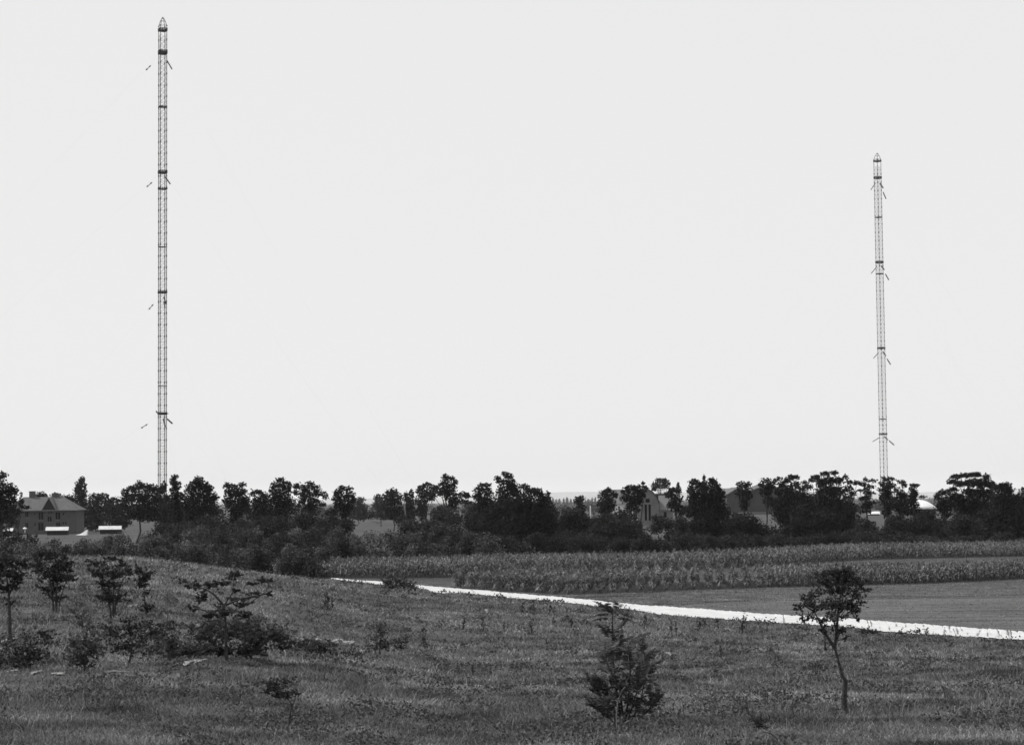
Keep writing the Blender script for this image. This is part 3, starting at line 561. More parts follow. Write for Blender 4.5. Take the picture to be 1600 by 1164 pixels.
mast('tall lattice radio mast at the left, reaching nearly to the top of the photo', 252.3, 30, DL, zat(252, 28, DL), 1.95, R(27), .25,
     [(zat(253,47,DL),1.0,0),(zat(253,82,DL),1.3,0),(zat(253,167,DL),.45,0),(zat(253,269,DL),1.0,0),(zat(253,295,DL),.55,0),(zat(254,457,DL),.6,0),(zat(254,646,DL),.8,1.0),(zat(254,386,DL),.25,0),(zat(254,603,DL),.25,0)],
     [(zat(253,84,DL), [(-137,-20,5.2,2.2,.24,'knob'),(88,-88,3.2,4.2,.2,'rod')]),
      (zat(253,271,DL), [(-119,-20,4.2,2.3,.24,'knob'),(80,-75,2.0,3.4,.2,'rod')]),
      (zat(254,459,DL), [(-60,-10,4.2,2.2,.24,'knob'),(30,-40,1.4,2.8,.22,'rod'),(20,-50,3.2,2.6,.2,'rod')]),
      (zat(254,648,DL), [(-54,-10,5.2,2.4,.24,'knob'),(42,-20,2.0,2.6,.24,'rod'),(14,-34,1.8,3.8,.24,'rod')])], 1)
DR = 850
mast('slimmer, farther and lower lattice radio mast rising behind the trees at the right', 1380, 241, DR, zat(1372, 240, DR), 2.05, R(35), .5,
     [(zat(1372,252,DR),.7,0),(zat(1372,278,DR),.9,0),(zat(1373,340,DR),.3,0),(zat(1374,410,DR),.9,0),(zat(1375,428,DR),.4,0),(zat(1377,544,DR),.6,0),(zat(1380,678,DR),.8,0),(zat(1379,655,DR),.3,0)],
     [(zat(1373,281,DR), [(-95,30,1.6,3.6,.16,'rod'),(55,-110,2.2,3.2,.3,'rod'),(62,20,5.6,3.2,.22,'rod')]),
      (zat(1374,412,DR), [(-88,30,1.6,3.8,.16,'rod'),(60,-70,1.2,2.6,.24,'rod'),(62,20,5.0,3.0,.22,'rod')]),
      (zat(1377,546,DR), [(-60,20,1.6,3.4,.16,'rod'),(36,-45,1.2,2.6,.24,'rod'),(44,15,4.6,3.0,.22,'rod')]),
      (zat(1380,680,DR), [(-54,20,1.8,3.4,.16,'rod'),(24,-40,1.0,2.6,.24,'rod'),(40,15,3.6,3.0,.22,'rod')])], 2)

# ------------------------------------------------------------------ buildings
def W2(x, y, D): p = P(x, y, D); return p[0], p[2]
D1 = 580
x0, _ = W2(10, 800, D1); x1, _ = W2(119.5, 800, D1); ze = W2(90, 797, D1)[1]; zr = W2(75, 776, D1)[1]
e = empty('brick_house', ((x0+x1)/2, D1+5, 0)); tag(e, 'two-storey brown brick house with a hipped roof and gabled dormer at the left', 'house')
mb = MB(); mb.box(x0, x1, D1, D1+10.5, 0, ze); mb.build('wall', M_brick, e)
rx0, _ = W2(30, 776, D1); rx1, _ = W2(93, 776, D1); ov = .7
mb = MB(); a = [(x0-ov, D1-ov, ze), (x1+ov, D1-ov, ze), (x1+ov, D1+10.5+ov, ze), (x0-ov, D1+10.5+ov, ze)]; r1 = (rx0, D1+5.2, zr); r2 = (rx1, D1+5.2, zr)
mb.v = a+[r1, r2]; mb.f = [(0,1,5,4),(1,2,5),(2,3,4,5),(3,0,4),(3,2,1,0)]; roof = mb.build('roof', M_tile, e)
mb = MB(); mb.box(x0-ov-.05, x1+ov+.05, D1-ov-.12, D1-ov+.02, ze-.16, ze+.08); mb.build('gutter', M_trim, roof)
for cx_, h_c in ((50, 1.5), (86, .9)):
    cx = W2(cx_, 772, D1+5)[0]; mb = MB(); mb.box(cx-.8, cx+.8, D1+4.9, D1+6.1, zr-1.3, zr+h_c); mb.box(cx-.9, cx+.9, D1+4.8, D1+6.2, zr+h_c, zr+h_c+.15); mb.build('chimney', M_brick, roof)
dx0 = W2(66.5, 797, D1-.7)[0]; dx1 = W2(86.5, 797, D1-.7)[0]; dxm = (dx0+dx1)/2; zd = W2(76, 778.5, D1)[1]
mb = MB(); mb.prism([(dx0+.12, ze+.1), (dx1-.12, ze+.1), (dxm, zd-.2)], 'y', D1-.75, D1+.3); dm = mb.build('dormer', M_gable, e)
mb = MB()
for s_ in (0, 1):
    xa = dx0-.15 if s_ == 0 else dx1+.15
    mb.v += []; b = len(mb.v)
    mb.v += [(xa, D1-1.0, ze+.02), (dxm, D1-1.0, zd), (dxm, D1+5.0, zd), (xa, D1+2, ze+.02), (xa, D1-1.0, ze+.22), (dxm, D1-1.0, zd+.22), (dxm, D1+5.0, zd+.22), (xa, D1+2, ze+.22)]
    mb.f += [(b,b+1,b+2,b+3),(b+7,b+6,b+5,b+4),(b,b+4,b+5,b+1),(b+1,b+5,b+6,b+2),(b+2,b+6,b+7,b+3),(b+3,b+7,b+4,b)]
mb.build('dormer_roof', M_tile2, dm)
for (wx, wy, ww, wh) in [(42,804,4.5,8),(64,806,7,11.5),(77.5,811,6,8),(90.5,806,7,11),(99,803,2,3),(54.5,802.5,1.6,3),(76,800.8,1.2,2.5),(80,800.8,1.2,2.5),(42,821,4.5,8),(27,821,5,8),(27,804,4.5,8),(55,819,1.8,3.5),(64,822.5,8,12),(91,820,6,7),(99,817,2,3.5),(103,817,2,3.5)]:
    a0, zt = W2(wx-ww/2, wy-wh/2, D1); a1, zb = W2(wx+ww/2, wy+wh/2, D1)
    mb = MB(); mb.box(a0, a1, D1-.06, D1+.05, zb, zt); wn = mb.build('window', M_dark, e)
    if ww > 3:
        mb = MB(); mb.box(a0-.1, a1+.1, D1-.16, D1-.062, zb-.14, zb-.01)
        mb.box((a0+a1)/2-.03, (a0+a1)/2+.03, D1-.09, D1-.062, zb, zt); mb.build('sill', M_trim if wy < 815 else M_brick2, wn)

def shed(label, xa, xb, yt, yb, D):
    a0, zt = W2(xa, yt, D); a1, zb = W2(xb, yb, D); e = empty('shed', ((a0+a1)/2, D, 0)); tag(e, label, 'shed', 'low white-roofed sheds')
    mb = MB(); mb.box(a0+.35, a1-.3, D+.3, D+2.2, 0, zb-.02); mb.build('wall', M_gable, e)
    mb = MB(); mb.v = [(a0,D-.2,zb),(a1,D-.2,zb),(a1-.9,D+2.8,zt),(a0+.0-.7*0,D+2.8,zt),(a0,D-.2,zb+.1),(a1,D-.2,zb+.1),(a1-.9,D+2.8,zt+.1),(a0,D+2.8,zt+.1)]
    mb.v[2] = (a1-.5, D+2.8, zt); mb.v[6] = (a1-.5, D+2.8, zt+.1); mb.v[3] = (a0-.5, D+2.8, zt); mb.v[7] = (a0-.5, D+2.8, zt+.1)
    mb.f = [(0,3,2,1),(4,5,6,7),(0,1,5,4),(1,2,6,5),(2,3,7,6),(3,0,4,7)]; mb.build('roof', M_shed, e)
shed('low shed with a bright white roof at the far left before the brick house', 4, 20, 825.5, 830, 560)
shed('long low shed with a bright white roof before the brick house entrance', 71, 107, 823.8, 828.8, 560)
shed('long low white-roofed shed standing alone right of the poplar', 154, 190, 822.3, 827.2, 570)
# little white dome and light boat-shaped canvas
a0, zc = W2(39, 826, 550); mb = MB()
mb.tube([(a0, 550, zc-.15*7), (a0, 550, zc-.1), (a0, 550, zc), (a0, 550, zc+.25), (a0, 550, zc+.4)], [.1, .12, .62, .42, .08], 10)
o = mb.build('parasol', M_white, loc=(a0, 550, zc-1.05)); tag(o, 'small pale parasol in front of the brick house between two white-roofed sheds', 'parasol')
pa = P(118, 835, 540); pb = P(136.5, 829.5, 540); mb = MB()
for s_ in (-1, 1):
    mb.quadf([(pa[0], 540, pa[2]-.1), (pb[0], 540+s_*.9, pa[2]-.15), (pb[0]+.1, 540+s_*.5, pb[2]+.4), (pa[0]+1.2, 540, pa[2]+.1)])
mb.quadf([(pb[0], 539.1, pa[2]-.15), (pb[0], 540.9, pa[2]-.15), (pb[0]+.1, 540.5, pb[2]+.4), (pb[0]+.1, 539.5, pb[2]+.4)])
o = mb.build('canvas_cover', M_white, loc=(pa[0], 540, 0)); tag(o, 'small slanted white canvas cover on the grass right of the brick house', 'cover')

# big gabled house
D2 = 640
gx0, _ = W2(997, 790, D2); gx1, _ = W2(1030, 790, D2); Z = lambda y, x=1012: W2(x, y, D2)[1]; X = lambda x: W2(x, 790, D2)[0]
e = empty('gabled_house', ((gx0+gx1)/2, D2+6, 0)); tag(e, 'large grey house with a curved gambrel gable and tall narrow windows, among trees', 'house')
prof = [(gx0, 0), (gx1, 0), (X(1030), Z(786)), (X(1025.5), Z(776)), (X(1020), Z(769)), (X(1012), Z(764)), (X(1004), Z(769)), (X(999), Z(777)), (gx0, Z(786))]
mb = MB(); mb.prism(prof, 'y', D2, D2+12); mb.build('wall', M_brick2, e)
mb = MB(); ed = prof[2:]
for (p_, q_) in zip(ed[:-1], ed[1:]):
    b = len(mb.v); dx, dz = q_[0]-p_[0], q_[1]-p_[1]; L_ = math.hypot(dx, dz); nx_, nz_ = dz/L_*.22, -dx/L_*.22
    mb.v += [(p_[0]+nx_, D2-.35, p_[1]+nz_), (q_[0]+nx_, D2-.35, q_[1]+nz_), (q_[0]+nx_*.05, D2-.35, q_[1]+nz_*.05), (p_[0]+nx_*.05, D2-.35, p_[1]+nz_*.05)]
    mb.v += [(x_, D2+12.3, z_) for (x_, y_, z_) in mb.v[b:b+4]]
    mb.f += [(b,b+1,b+2,b+3),(b+7,b+6,b+5,b+4),(b,b+4,b+5,b+1),(b+1,b+5,b+6,b+2),(b+2,b+6,b+7,b+3),(b+3,b+7,b+4,b)]
mb.build('roof', M_gable, e)
for (wx, yt, yb, ww) in [(1009,788,813,3.4),(1015,788,813,3.4),(1012,779,785,6.5)]:
    mb = MB(); mb.box(X(wx-ww/2), X(wx+ww/2), D2-.06, D2+.05, Z(yb), Z(yt)); mb.build('window', M_dark, e)
mb = MB(); mb.box(X(1007), X(1018), D2-.3, D2-.002, Z(787.2), Z(786.2)); mb.build('cornice', M_trim, e)
wx1 = X(1052)
mb = MB(); mb.box(gx1+.02, wx1, D2+1.5, D2+9.5, 0, Z(796.5)); wg = mb.build('side_wing', M_brick2, e)
mb = MB(); mb.prism([(D2+1.0, Z(797)), (D2+10, Z(797)), (D2+9.2, Z(795)), (D2+6.6, Z(774)), (D2+5.6, Z(774))], 'x', gx1+.25, wx1+.4); mb.build('wing_roof', M_tile2, wg)
mb = MB(); mb.box(X(1037.5), X(1042), D2+1.44, D2+1.55, Z(809), Z(800)); mb.build('window', M_dark, wg)
# railed flat tower behind
D3 = 668; X3 = lambda x: W2(x, 790, D3)[0]; Z3 = lambda y: W2(1034, y, D3)[1]
e = empty('flat_roofed_block', (X3(1036), D3+3, 0)); tag(e, 'flat-roofed block with a white roof railing behind the big gabled house', 'building')
mb = MB(); mb.box(X3(1026), X3(1050), D3, D3+6, 0, Z3(771)); mb.build('wall', M_gable, e)
mb = MB()
for x_ in np.linspace(1027, 1045, 6): mb.tube([(X3(x_), D3+.2, Z3(771)), (X3(x_), D3+.2, Z3(763.5))], .12, 5)
for y_ in (768, 764): mb.tube([(X3(1027), D3+.2, Z3(y_)), (X3(1045), D3+.2, Z3(y_))], .10, 5)
mb.build('railing', M_white, e)
# pale house left of it
D4 = 660; X4 = lambda x: W2(x, 790, D4)[0]; Z4 = lambda y: W2(968, y, D4)[1]
e = empty('pale_house', (X4(968), D4+5, 0)); tag(e, 'house with a pale roof and a white wall between two dark trees', 'house')
mb = MB(); mb.box(X4(950), X4(992), D4, D4+9, 0, Z4(787)); mb.build('wall', M_white, e)
mb = MB(); mb.prism([(D4-.6, Z4(787.5)), (D4+9.6, Z4(787.5)), (D4+4.5, Z4(764.5))], 'x', X4(948), X4(994)); mb.build('roof', M_tile2, e)
mb = MB(); mb.box(X4(958), X4(960.5), D4-.05, D4+.05, Z4(797), Z4(791)); mb.box(X4(966), X4(968.5), D4-.05, D4+.05, Z4(797), Z4(791)); mb.build('window', M_dark, e)
# long hall with gables
D5 = 1080; X5 = lambda x: W2(x, 790, D5)[0]; Z5 = lambda y, x=1180: W2(x, y, D5)[1]
e = empty('industrial_hall', (X5(1190), D5+20, 0)); tag(e, 'long grey hall with gabled roofs showing behind the right-hand trees', 'hall')
mb = MB(); mb.prism([(X5(1136),0),(X5(1170),0),(X5(1170),Z5(772)),(X5(1155),Z5(762)),(X5(1136),Z5(773))], 'y', D5, D5+40)
mb.prism([(X5(1170.2),0),(X5(1262),0),(X5(1262),Z5(776)),(X5(1198),Z5(758)),(X5(1170.2),Z5(769))], 'y', D5+1, D5+40); mb.build('wall', M_hall, e)
mb = MB()
for (pa_, pb_) in (((1135,773.6),(1155,762)),((1155,762),(1171,772.6)),((1170,769),(1198,757.6)),((1198,757.6),(1264,776.6))):
    b = len(mb.v); xa, za, xb, zb = X5(pa_[0]), Z5(pa_[1]), X5(pb_[0]), Z5(pb_[1])
    mb.v += [(xa,D5-.8,za),(xb,D5-.8,zb),(xb,D5+41,zb),(xa,D5+41,za),(xa,D5-.8,za+.5),(xb,D5-.8,zb+.5),(xb,D5+41,zb+.5),(xa,D5+41,za+.5)]
    mb.f += [(b,b+3,b+2,b+1),(b+4,b+5,b+6,b+7),(b,b+1,b+5,b+4),(b+1,b+2,b+6,b+5),(b+2,b+3,b+7,b+6),(b+3,b,b+4,b+7)]
mb.build('roof', M_hroof, e)
mb = MB(); mb.box(X5(1132), X5(1224), D5-.6, D5-.05, Z5(801.6), Z5(800.2)); mb.build('base_band', M_trim, e)
# farther long low pale roof behind the big spiked tree
D6 = 1500; X6 = lambda x: W2(x, 790, D6)[0]; Z6 = lambda y: W2(1140, y, D6)[1]
e = empty('far_hall', (X6(1140), D6, 0)); tag(e, 'pale flat roof of a farther hall just left of the long gabled hall', 'hall')
mb = MB(); mb.box(X6(1118), X6(1157), D6, D6+30, 0, Z6(768)); mb.build('wall', M_hall, e)
mb = MB(); mb.prism([(D6-1, Z6(768)), (D6+31, Z6(768)), (D6+15, Z6(762.5))], 'x', X6(1117), X6(1158)); mb.build('roof', M_tile2, e)
# white domed roof
D7 = 950; X7 = lambda x: W2(x, 790, D7)[0]; Z7 = lambda y: W2(1440, y, D7)[1]
e = empty('domed_shed', (X7(1438), D7, 0)); tag(e, 'white domed roof glimpsed in the gap between two right-hand trees', 'shed')
cx = X7(1436); rad = X7(1464)-cx; zb = Z7(795); zt = Z7(780.5)
mb = MB(); mb.tube([(cx, D7, 0), (cx, D7, zb)], rad*.93, 24); mb.build('wall', M_gable, e)
mb = MB(); mb.tube([(cx, D7, zb+(zt-zb)*t) for t in (0, .28, .55, .78, .93, 1)], [rad, rad*.86, rad*.68, rad*.47, rad*.24, .1], 28); mb.build('roof', M_white, e, smooth=True)
# small white hut seen under the tiered tree
D8 = 930; X8 = lambda x: W2(x, 800, D8)[0]; Z8 = lambda y: W2(1365, y, D8)[1]
e = empty('white_hut', (X8(1366), D8, 0)); tag(e, 'tiny low white hut seen below the gappy tiered tree', 'hut')
mb = MB(); mb.box(X8(1358), X8(1374), D8, D8+3, 0, Z8(802)); mb.build('wall', M_gable, e)
mb = MB(); mb.prism([(D8-.3, Z8(803)), (D8+3.3, Z8(803)), (D8+1.5, Z8(799))], 'x', X8(1357), X8(1375)); mb.build('roof', M_white, e)
# leaning pole
pp = P(634.5, 812, 470); pt = P(630.5, 775, 470); mb = MB(); mb.tube([(pp[0]+.1, 470, 0), pp, pt], [.2, .18, .12], 7)
o = mb.build('wooden_pole', M_wood, loc=(pp[0], 470, 0), smooth=True); tag(o, 'slim pale pole leaning left in front of dark trees, left of centre', 'pole')
mb = MB(); b_ = P(922.5, 803, 900); mb.tube([(b_[0], 900, 0), (b_[0], 900, P(922.5, 790, 900)[2])], .28, 6)
o = mb.build('white_post', M_white, loc=(b_[0], 900, 0)); tag(o, 'small white post in the far field right of the central mound', 'post')

# ------------------------------------------------------------------ maize
def corn_mesh(rg, h=1.65, leaves=12):
    V = []; Q = []
    def strip(pts, wd, side):
        b = len(V)
        for p, w_ in zip(pts, wd):
            V.append(p-side*w_*.5); V.append(p+side*w_*.5)
        for k in range(len(pts)-1): Q.append((b+2*k, b+2*k+1, b+2*k+3, b+2*k+2))
    for a in (0, math.pi/2):
        sd = np.array([math.cos(a), math.sin(a), 0]); strip([np.array([0,0,0.]), np.array([0,0,h*.95])], [.035, .02], sd)
    for k in range(leaves):
        z = h*(.15+.75*k/leaves); a = rg.uniform(0, 6.28); d = np.array([math.cos(a), math.sin(a), 0]); sd = np.array([-d[1], d[0], rg.uniform(-.5, .5)])
        L_ = rg.uniform(.32, .55); up = rg.uniform(.18, .42)
        strip([np.array([0,0,z]), d*L_*.45+np.array([0,0,z+up*.8]), d*L_*.85+np.array([0,0,z+up*.55]), d*L_*1.1+np.array([0,0,z-.05+.0*up])], [.05, .10, .075, .012], sd)
    for k in range(3):
        a = rg.uniform(0, 6.28); d = np.array([math.cos(a), math.sin(a), 0]); strip([np.array([0,0,h*.93]), d*.12+np.array([0,0,h*1.1])], [.03, .02], np.array([-d[1], d[0], 0]))
    return np.array(V), np.array(Q)
CV = [corn_mesh(np.random.default_rng(50+k)) for k in range(8)]
def gp(x, y): v = ray(x, y); D = EYE/-v[2]; return v[0]*D, D
rg = np.random.default_rng(21)
f2 = [gp(x, y) for x, y in [(712,920),(760,923),(800,926),(870,930.5),(950,927.5),(1000,925),(1200,918.5),(1350,914.5),(1450,912),(1600,905),(1760,897),(2050,884.5)]]
FX = [p[0] for p in f2]; FY = [p[1] for p in f2]
f1 = [gp(x, y) for x, y in [(430,904),(520,903.5),(600,903),(700,902.5),(745,898),(860,896),(1000,893.5),(1200,884.5),(1360,874),(1500,871),(1600,869),(1780,864),(2050,855)]]
GXc = [p[0] for p in f1]; GYc = [p[1] for p in f1]
plants = []   # x, y, scale, dist to front
x = FX[0]
while x < FX[-1]:                       # rows run away from the viewer, slightly slanted
    depth = np.interp(x, [FX[0], FX[2], 10, 60], [6, 26, 20, 9]); y = 0.
    while y < depth:
        xx = x+y*.10+rg.normal()*.07; yy = np.interp(xx, FX, FY)+y+rg.normal()*.1
        plants.append((xx, yy, rg.uniform(.8, 1.04)*np.interp(y, [0, 3], [.95, 1.0]), y)); y += .30
    x += 1.25 if x < 22 else .9
second = []
x = GXc[0]
while x < GXc[-1]:
    depth = np.interp(x, [-26, -10, 10, 40, 80], [22, 24, 22, 20, 17]); y = 0.
    while y < depth:
        xx = x+y*.10+rg.normal()*.1; yy = np.interp(xx, GXc, GYc)+y+rg.normal()*.12
        second.append((xx, yy, rg.uniform(.86, 1.12), y)); y += .5
    x += .85
plants.sort(key=lambda p: p[3]/6+p[1]*.05); front, rest = plants[:300], plants[300:]
cm = []
for k, (v_, q_) in enumerate(CV):
    me = bpy.data.meshes.new('maize_plant'); me.from_pydata([tuple(p) for p in v_], [], [tuple(int(t) for t in f) for f in q_]); me.materials.append(M_corn); cm.append(me)
for k, (px, py, sc, _) in enumerate(front):
    o = bpy.data.objects.new('maize_plant', cm[k % 8]); COL.objects.link(o); o.location = (px, py, float(gz(px, py))-.02); o.rotation_euler[2] = rg.uniform(0, 6.28); o.scale = (sc, sc, sc)
    tag(o, 'leafy maize plant at the front edge of the nearer maize strip along the path', 'maize plant', 'front maize plants of the nearer strip')
def bulk(name, pl, label):
    VV = []; QQ = []; b = 0
    for k, (px, py, sc, _) in enumerate(pl):
        v_, q_ = CV[k % 8]; a = rg.uniform(0, 6.28); c, s_ = math.cos(a), math.sin(a)
        VV.append(np.column_stack([(v_[:, 0]*c-v_[:, 1]*s_)*sc+px, (v_[:, 0]*s_+v_[:, 1]*c)*sc+py, v_[:, 2]*sc+float(gz(px, py))-.02])); QQ.append(q_+b); b += len(v_)
    tag(mesh_obj(name, np.vstack(VV), 4, np.vstack(QQ), M_corn), label, 'maize', kind='stuff')
bulk('maize_crop', rest, 'dense maize crop behind the front row of the nearer strip')
bulk('maize_crop', second, 'farther strip of maize running along the foot of the hedge')
print('corn', len(front), len(rest), len(second))

# ------------------------------------------------------------------ near plants
def near(name, label, bx, by, lobes, n, leaf, stems=None, cat='shrub', mtl=None, shell=.1, **kw):
    b = hit(bx, by); return tree(name, label, b[1], lobes, cat=cat, n=n, leaf=leaf, base=b, stems=stems, mtl=mtl or M_near, shell=shell, bark=M_barkn, aspect=.55, twigs=True, **kw)
near('sapling', 'slender young tree with a crooked thin trunk and open crown before the white path', 1320, 1115,
  [(1302,893,16,8),(1325,892,14,8),(1290,905,18,10),(1320,905,22,12),(1343,912,16,9),(1300,920,26,12),(1362,922,9,4),(1265,930,14,9),(1335,928,18,10),(1250,948,10,9),(1275,945,18,12),(1300,945,24,13),(1328,945,18,11),(1260,966,13,7),(1285,968,15,7),(1311,966,14,9),(1337,957,11,7),(1315,985,12,8),(1289,986,10,7),(1340,970,5,4),(1318,998,7,5)],
  4600, .085, cat='tree', stems=[([(1320,1118),(1319,1090),(1321,1062),(1316,1056),(1308,1025),(1304,1010)], .062), ([(1304,1012),(1290,990),(1282,975),(1272,955)], .034), ([(1304,1012),(1307,990),(1309,960),(1313,930),(1320,905)], .034), ([(1309,960),(1330,940)], .02), ([(1307,985),(1300,960),(1298,925)], .02), ([(1300,1004),(1289,1015)], .012)], r0=.05, shell=.15, spread=.6)
near('sapling', 'low crooked tree with flat dark branches reaching sideways on the left slope', 354, 1033,
  [(288,909,8,3.5),(303,916,11,5),(328,914,13,5),(350,912,12,5),(361,901,8,6),(375,896,9,4),(366,922,5,5),(316,934,9,9),(300,951,7,6),(346,956,15,7),(374,936,14,5),(400,928,13,3.5),(421,928,7,3),(380,945,12,5),(394,912,10,4),(412,906,8,5),(425,906,4,3),(380,960,10,7),(330,963,10,6)],
  2300, .13, cat='tree', stems=[([(354,1036),(353,1000),(352,965),(350,945)], .05), ([(350,946),(336,930),(322,920),(298,917)], .035), ([(350,946),(364,925),(366,898)], .03), ([(350,946),(375,936),(410,928)], .03), ([(352,965),(335,958),(305,950)], .02)], r0=.05)
near('thicket_bush', 'dense dark bush beneath the low crooked tree', 395, 1030, [(328,990,20,16),(362,985,28,18),(400,1000,28,18),(385,1018,28,11),(430,994,20,14),(442,1012,12,9),(345,1015,22,11)], 4200, .13, cat='bush')
near('thicket_bush', 'low dark bush beside the largest bare sandy patch', 500, 1022, [(468,1006,14,7),(490,1011,20,10),(517,1007,9,5),(503,1017,17,5),(455,1014,10,7)], 1500, .12, cat='bush')
near('thicket_bush', 'low dark bush left of the crooked tree beside a pale sand patch', 295, 1030, [(290,1018,28,9),(318,1015,16,9),(268,1012,12,9)], 1500, .12, cat='bush')
near('young_bush', 'rounded bristly bush, left one of two side by side in mid slope', 594, 1024, [(597,986,12,10),(592,1000,15,12),(600,1009,12,9),(582,1013,10,8)], 1100, .10, cat='bush')
near('young_bush', 'smaller bristly bush, right one of two side by side in mid slope', 627, 1018, [(628,1000,14,9),(626,1010,10,6)], 650, .10, cat='bush')
near('young_bush', 'thin upright dark plant just right of the two bristly bushes', 662, 1014, [(661,984,3.5,8),(662,1000,5.5,10),(663,1008,6,5)], 420, .09, cat='bush')
near('young_bush', 'pair of thin dark upright tufts in the upper middle of the slope', 513, 951, [(511,935,4.5,8),(510,945,3.5,6),(518.5,943,1.8,8)], 380, .13, cat='bush')
near('path_bush', 'dense rounded bush covering the white path left of centre', 622, 923, [(605,909,9,6),(620,910,14,8),(636,914,12,7),(645,919,6,4),(612,916,12,6)], 1500, .24, cat='bush')
near('sapling', 'young tree on a thin trunk at the left edge of the slope', 16, 1006, [(8,876,22,12),(0,895,16,12),(26,900,14,10),(12,920,13,9),(32,880,11,9),(16,944,7,6),(-14,885,14,16)], 2200, .15, cat='tree', stems=[([(16,1008),(15,960),(14,930),(10,895)], .06), ([(14,930),(28,895)], .03)], r0=.06)
near('sapling', 'bushy three-stemmed young tree, leftmost of three on the grassy hill', 86, 958, [(70,868,18,9),(95,880,16,11),(60,885,14,10),(85,900,24,13),(108,905,12,7),(80,920,16,9),(88,934,11,7),(110,888,7,5)], 2400, .17, cat='tree', stems=[([(84,962),(83,940),(78,905)], .05), ([(88,960),(88,930),(92,895)], .05), ([(93,958),(93,940),(104,905)], .04)], r0=.06)
near('sapling', 'wide-topped young tree with three pale stems, middle of three on the grassy hill', 175, 968, [(153,881,12,6),(175,873,10,5),(191,882,10,7),(148,895,9,7),(175,895,22,11),(198,895,8,7),(172,914,17,9),(182,934,18,9),(163,934,10,7)], 2100, .15, cat='tree', stems=[([(174,970),(172,950),(160,905)], .045), ([(177,962),(177,940),(178,900)], .04), ([(180,960),(180,942),(192,905)], .035)], r0=.05)
near('sapling', 'small narrow young tree, rightmost of three on the grassy hill', 228, 962, [(218,890,6,7),(228,899,9,9),(222,912,9,9),(227,925,5,5),(229,950,8,8)], 1000, .14, cat='tree', stems=[([(229,964),(226,935),(224,905)], .035)], r0=.04)
for bx, by, lo, n_, lb in [
  (34, 1046, [(20,1012,26,16),(48,1018,20,16),(30,1034,30,11),(2,1030,14,12)], 3000, 'dark bush at the far left below the thin-trunked young tree'),
  (132, 1050, [(122,1000,16,14),(140,1012,18,16),(130,1032,22,13),(112,1025,12,12)], 2400, 'dark leafy bush right of the far-left bush'),
  (200, 1040, [(180,990,22,13),(210,980,24,12),(232,995,22,14),(200,1012,30,13),(240,1015,16,12)], 2600, 'loose greyish bush in the middle of the lower left thicket'),
  (264, 1034, [(258,1005,13,13),(262,1020,14,11)], 1100, 'narrow dark bush left of a pale sand patch'),
  (62, 915, [(45,862,22,12),(72,856,20,10),(60,880,26,14),(30,872,18,12),(88,872,14,9)], 2600, 'dark leafy bush filling the skyline above the leftmost three-stemmed young tree'),
  (305, 1004, [(292,978,14,8),(312,985,18,9),(330,975,14,10),(300,994,20,7)], 900, 'low loose bush at the left foot of the crooked tree\'s bush'),
  (165, 1000, [(150,985,14,8),(172,978,14,8),(165,992,20,7)], 800, 'low loose bush above the middle of the lower left thicket'),
  (240, 1000, [(228,975,10,7),(246,984,16,8),(262,978,12,8),(238,992,16,6)], 800, 'low loose bush between the lower left thicket and the narrow bush'),
  (72, 1010, [(62,988,14,8),(80,994,14,8),(70,1002,16,5)], 600, 'low loose bush above the dark far-left bush'),
  (540, 1030, [(530,1018,14,5),(556,1022,12,4)], 350, 'flat scrap of low growth right of the bush by the largest sandy patch'),
  (128, 985, [(128,962,10,6),(130,972,12,7)], 500, 'small dark tuft below the three-stemmed young tree')]:
    near('thicket_bush', lb, bx, by, [(a_, b_, c_*1.15, d_*1.1) for a_, b_, c_, d_ in lo], int(n_*.62), .11, cat='bush', mtl=M_thick)
near('young_bush', 'thin-stemmed young bush with a dark leafy head in the left foreground', 452, 1142, [(424,1068,14,6),(446,1064,13,6),(420,1080,9,5),(440,1086,19,7),(462,1083,9,5),(432,1074,14,6)], 1700, .055, cat='bush', stems=[([(451,1144),(453,1118),(456,1100),(446,1085)], .02), ([(453,1112),(462,1090)], .012), ([(452,1122),(470,1108)], .008)], r0=.02)
near('young_bush', 'small dark leafy plant left of the slender young tree\'s trunk', 1280, 1060, [(1262,1042,10,6),(1277,1040,9,6),(1280,1049,9,7)], 550, .06, cat='bush')
near('path_bush', 'low dark bush at the path\'s near edge just right of the slender tree', 1358, 994, [(1352,986,13,4.5),(1368,988,9,4.5)], 700, .13, cat='bush')
near('path_bush', 'tiny round bush at the path edge between two larger ones', 1408, 994, [(1408,988,7,4)], 220, .12, cat='bush')
near('path_bush', 'arching dark bush overlapping the white path near the right edge', 1440, 995, [(1430,987,6,3.5),(1438,984,6,3),(1446,987,5,4),(1450,991,4,4)], 420, .12, cat='bush')
near('young_bush', 'dark thin plant near the right edge of the foreground', 1588, 1118, [(1590,1103,5,8),(1592,1112,5,5)], 260, .05, cat='bush')
near('young_bush', 'small dark plant in the foreground right of the fern-like shrub', 1185, 1142, [(1165,1108,4,6),(1184,1126,13,8),(1192,1136,9,5)], 500, .05, cat='bush')

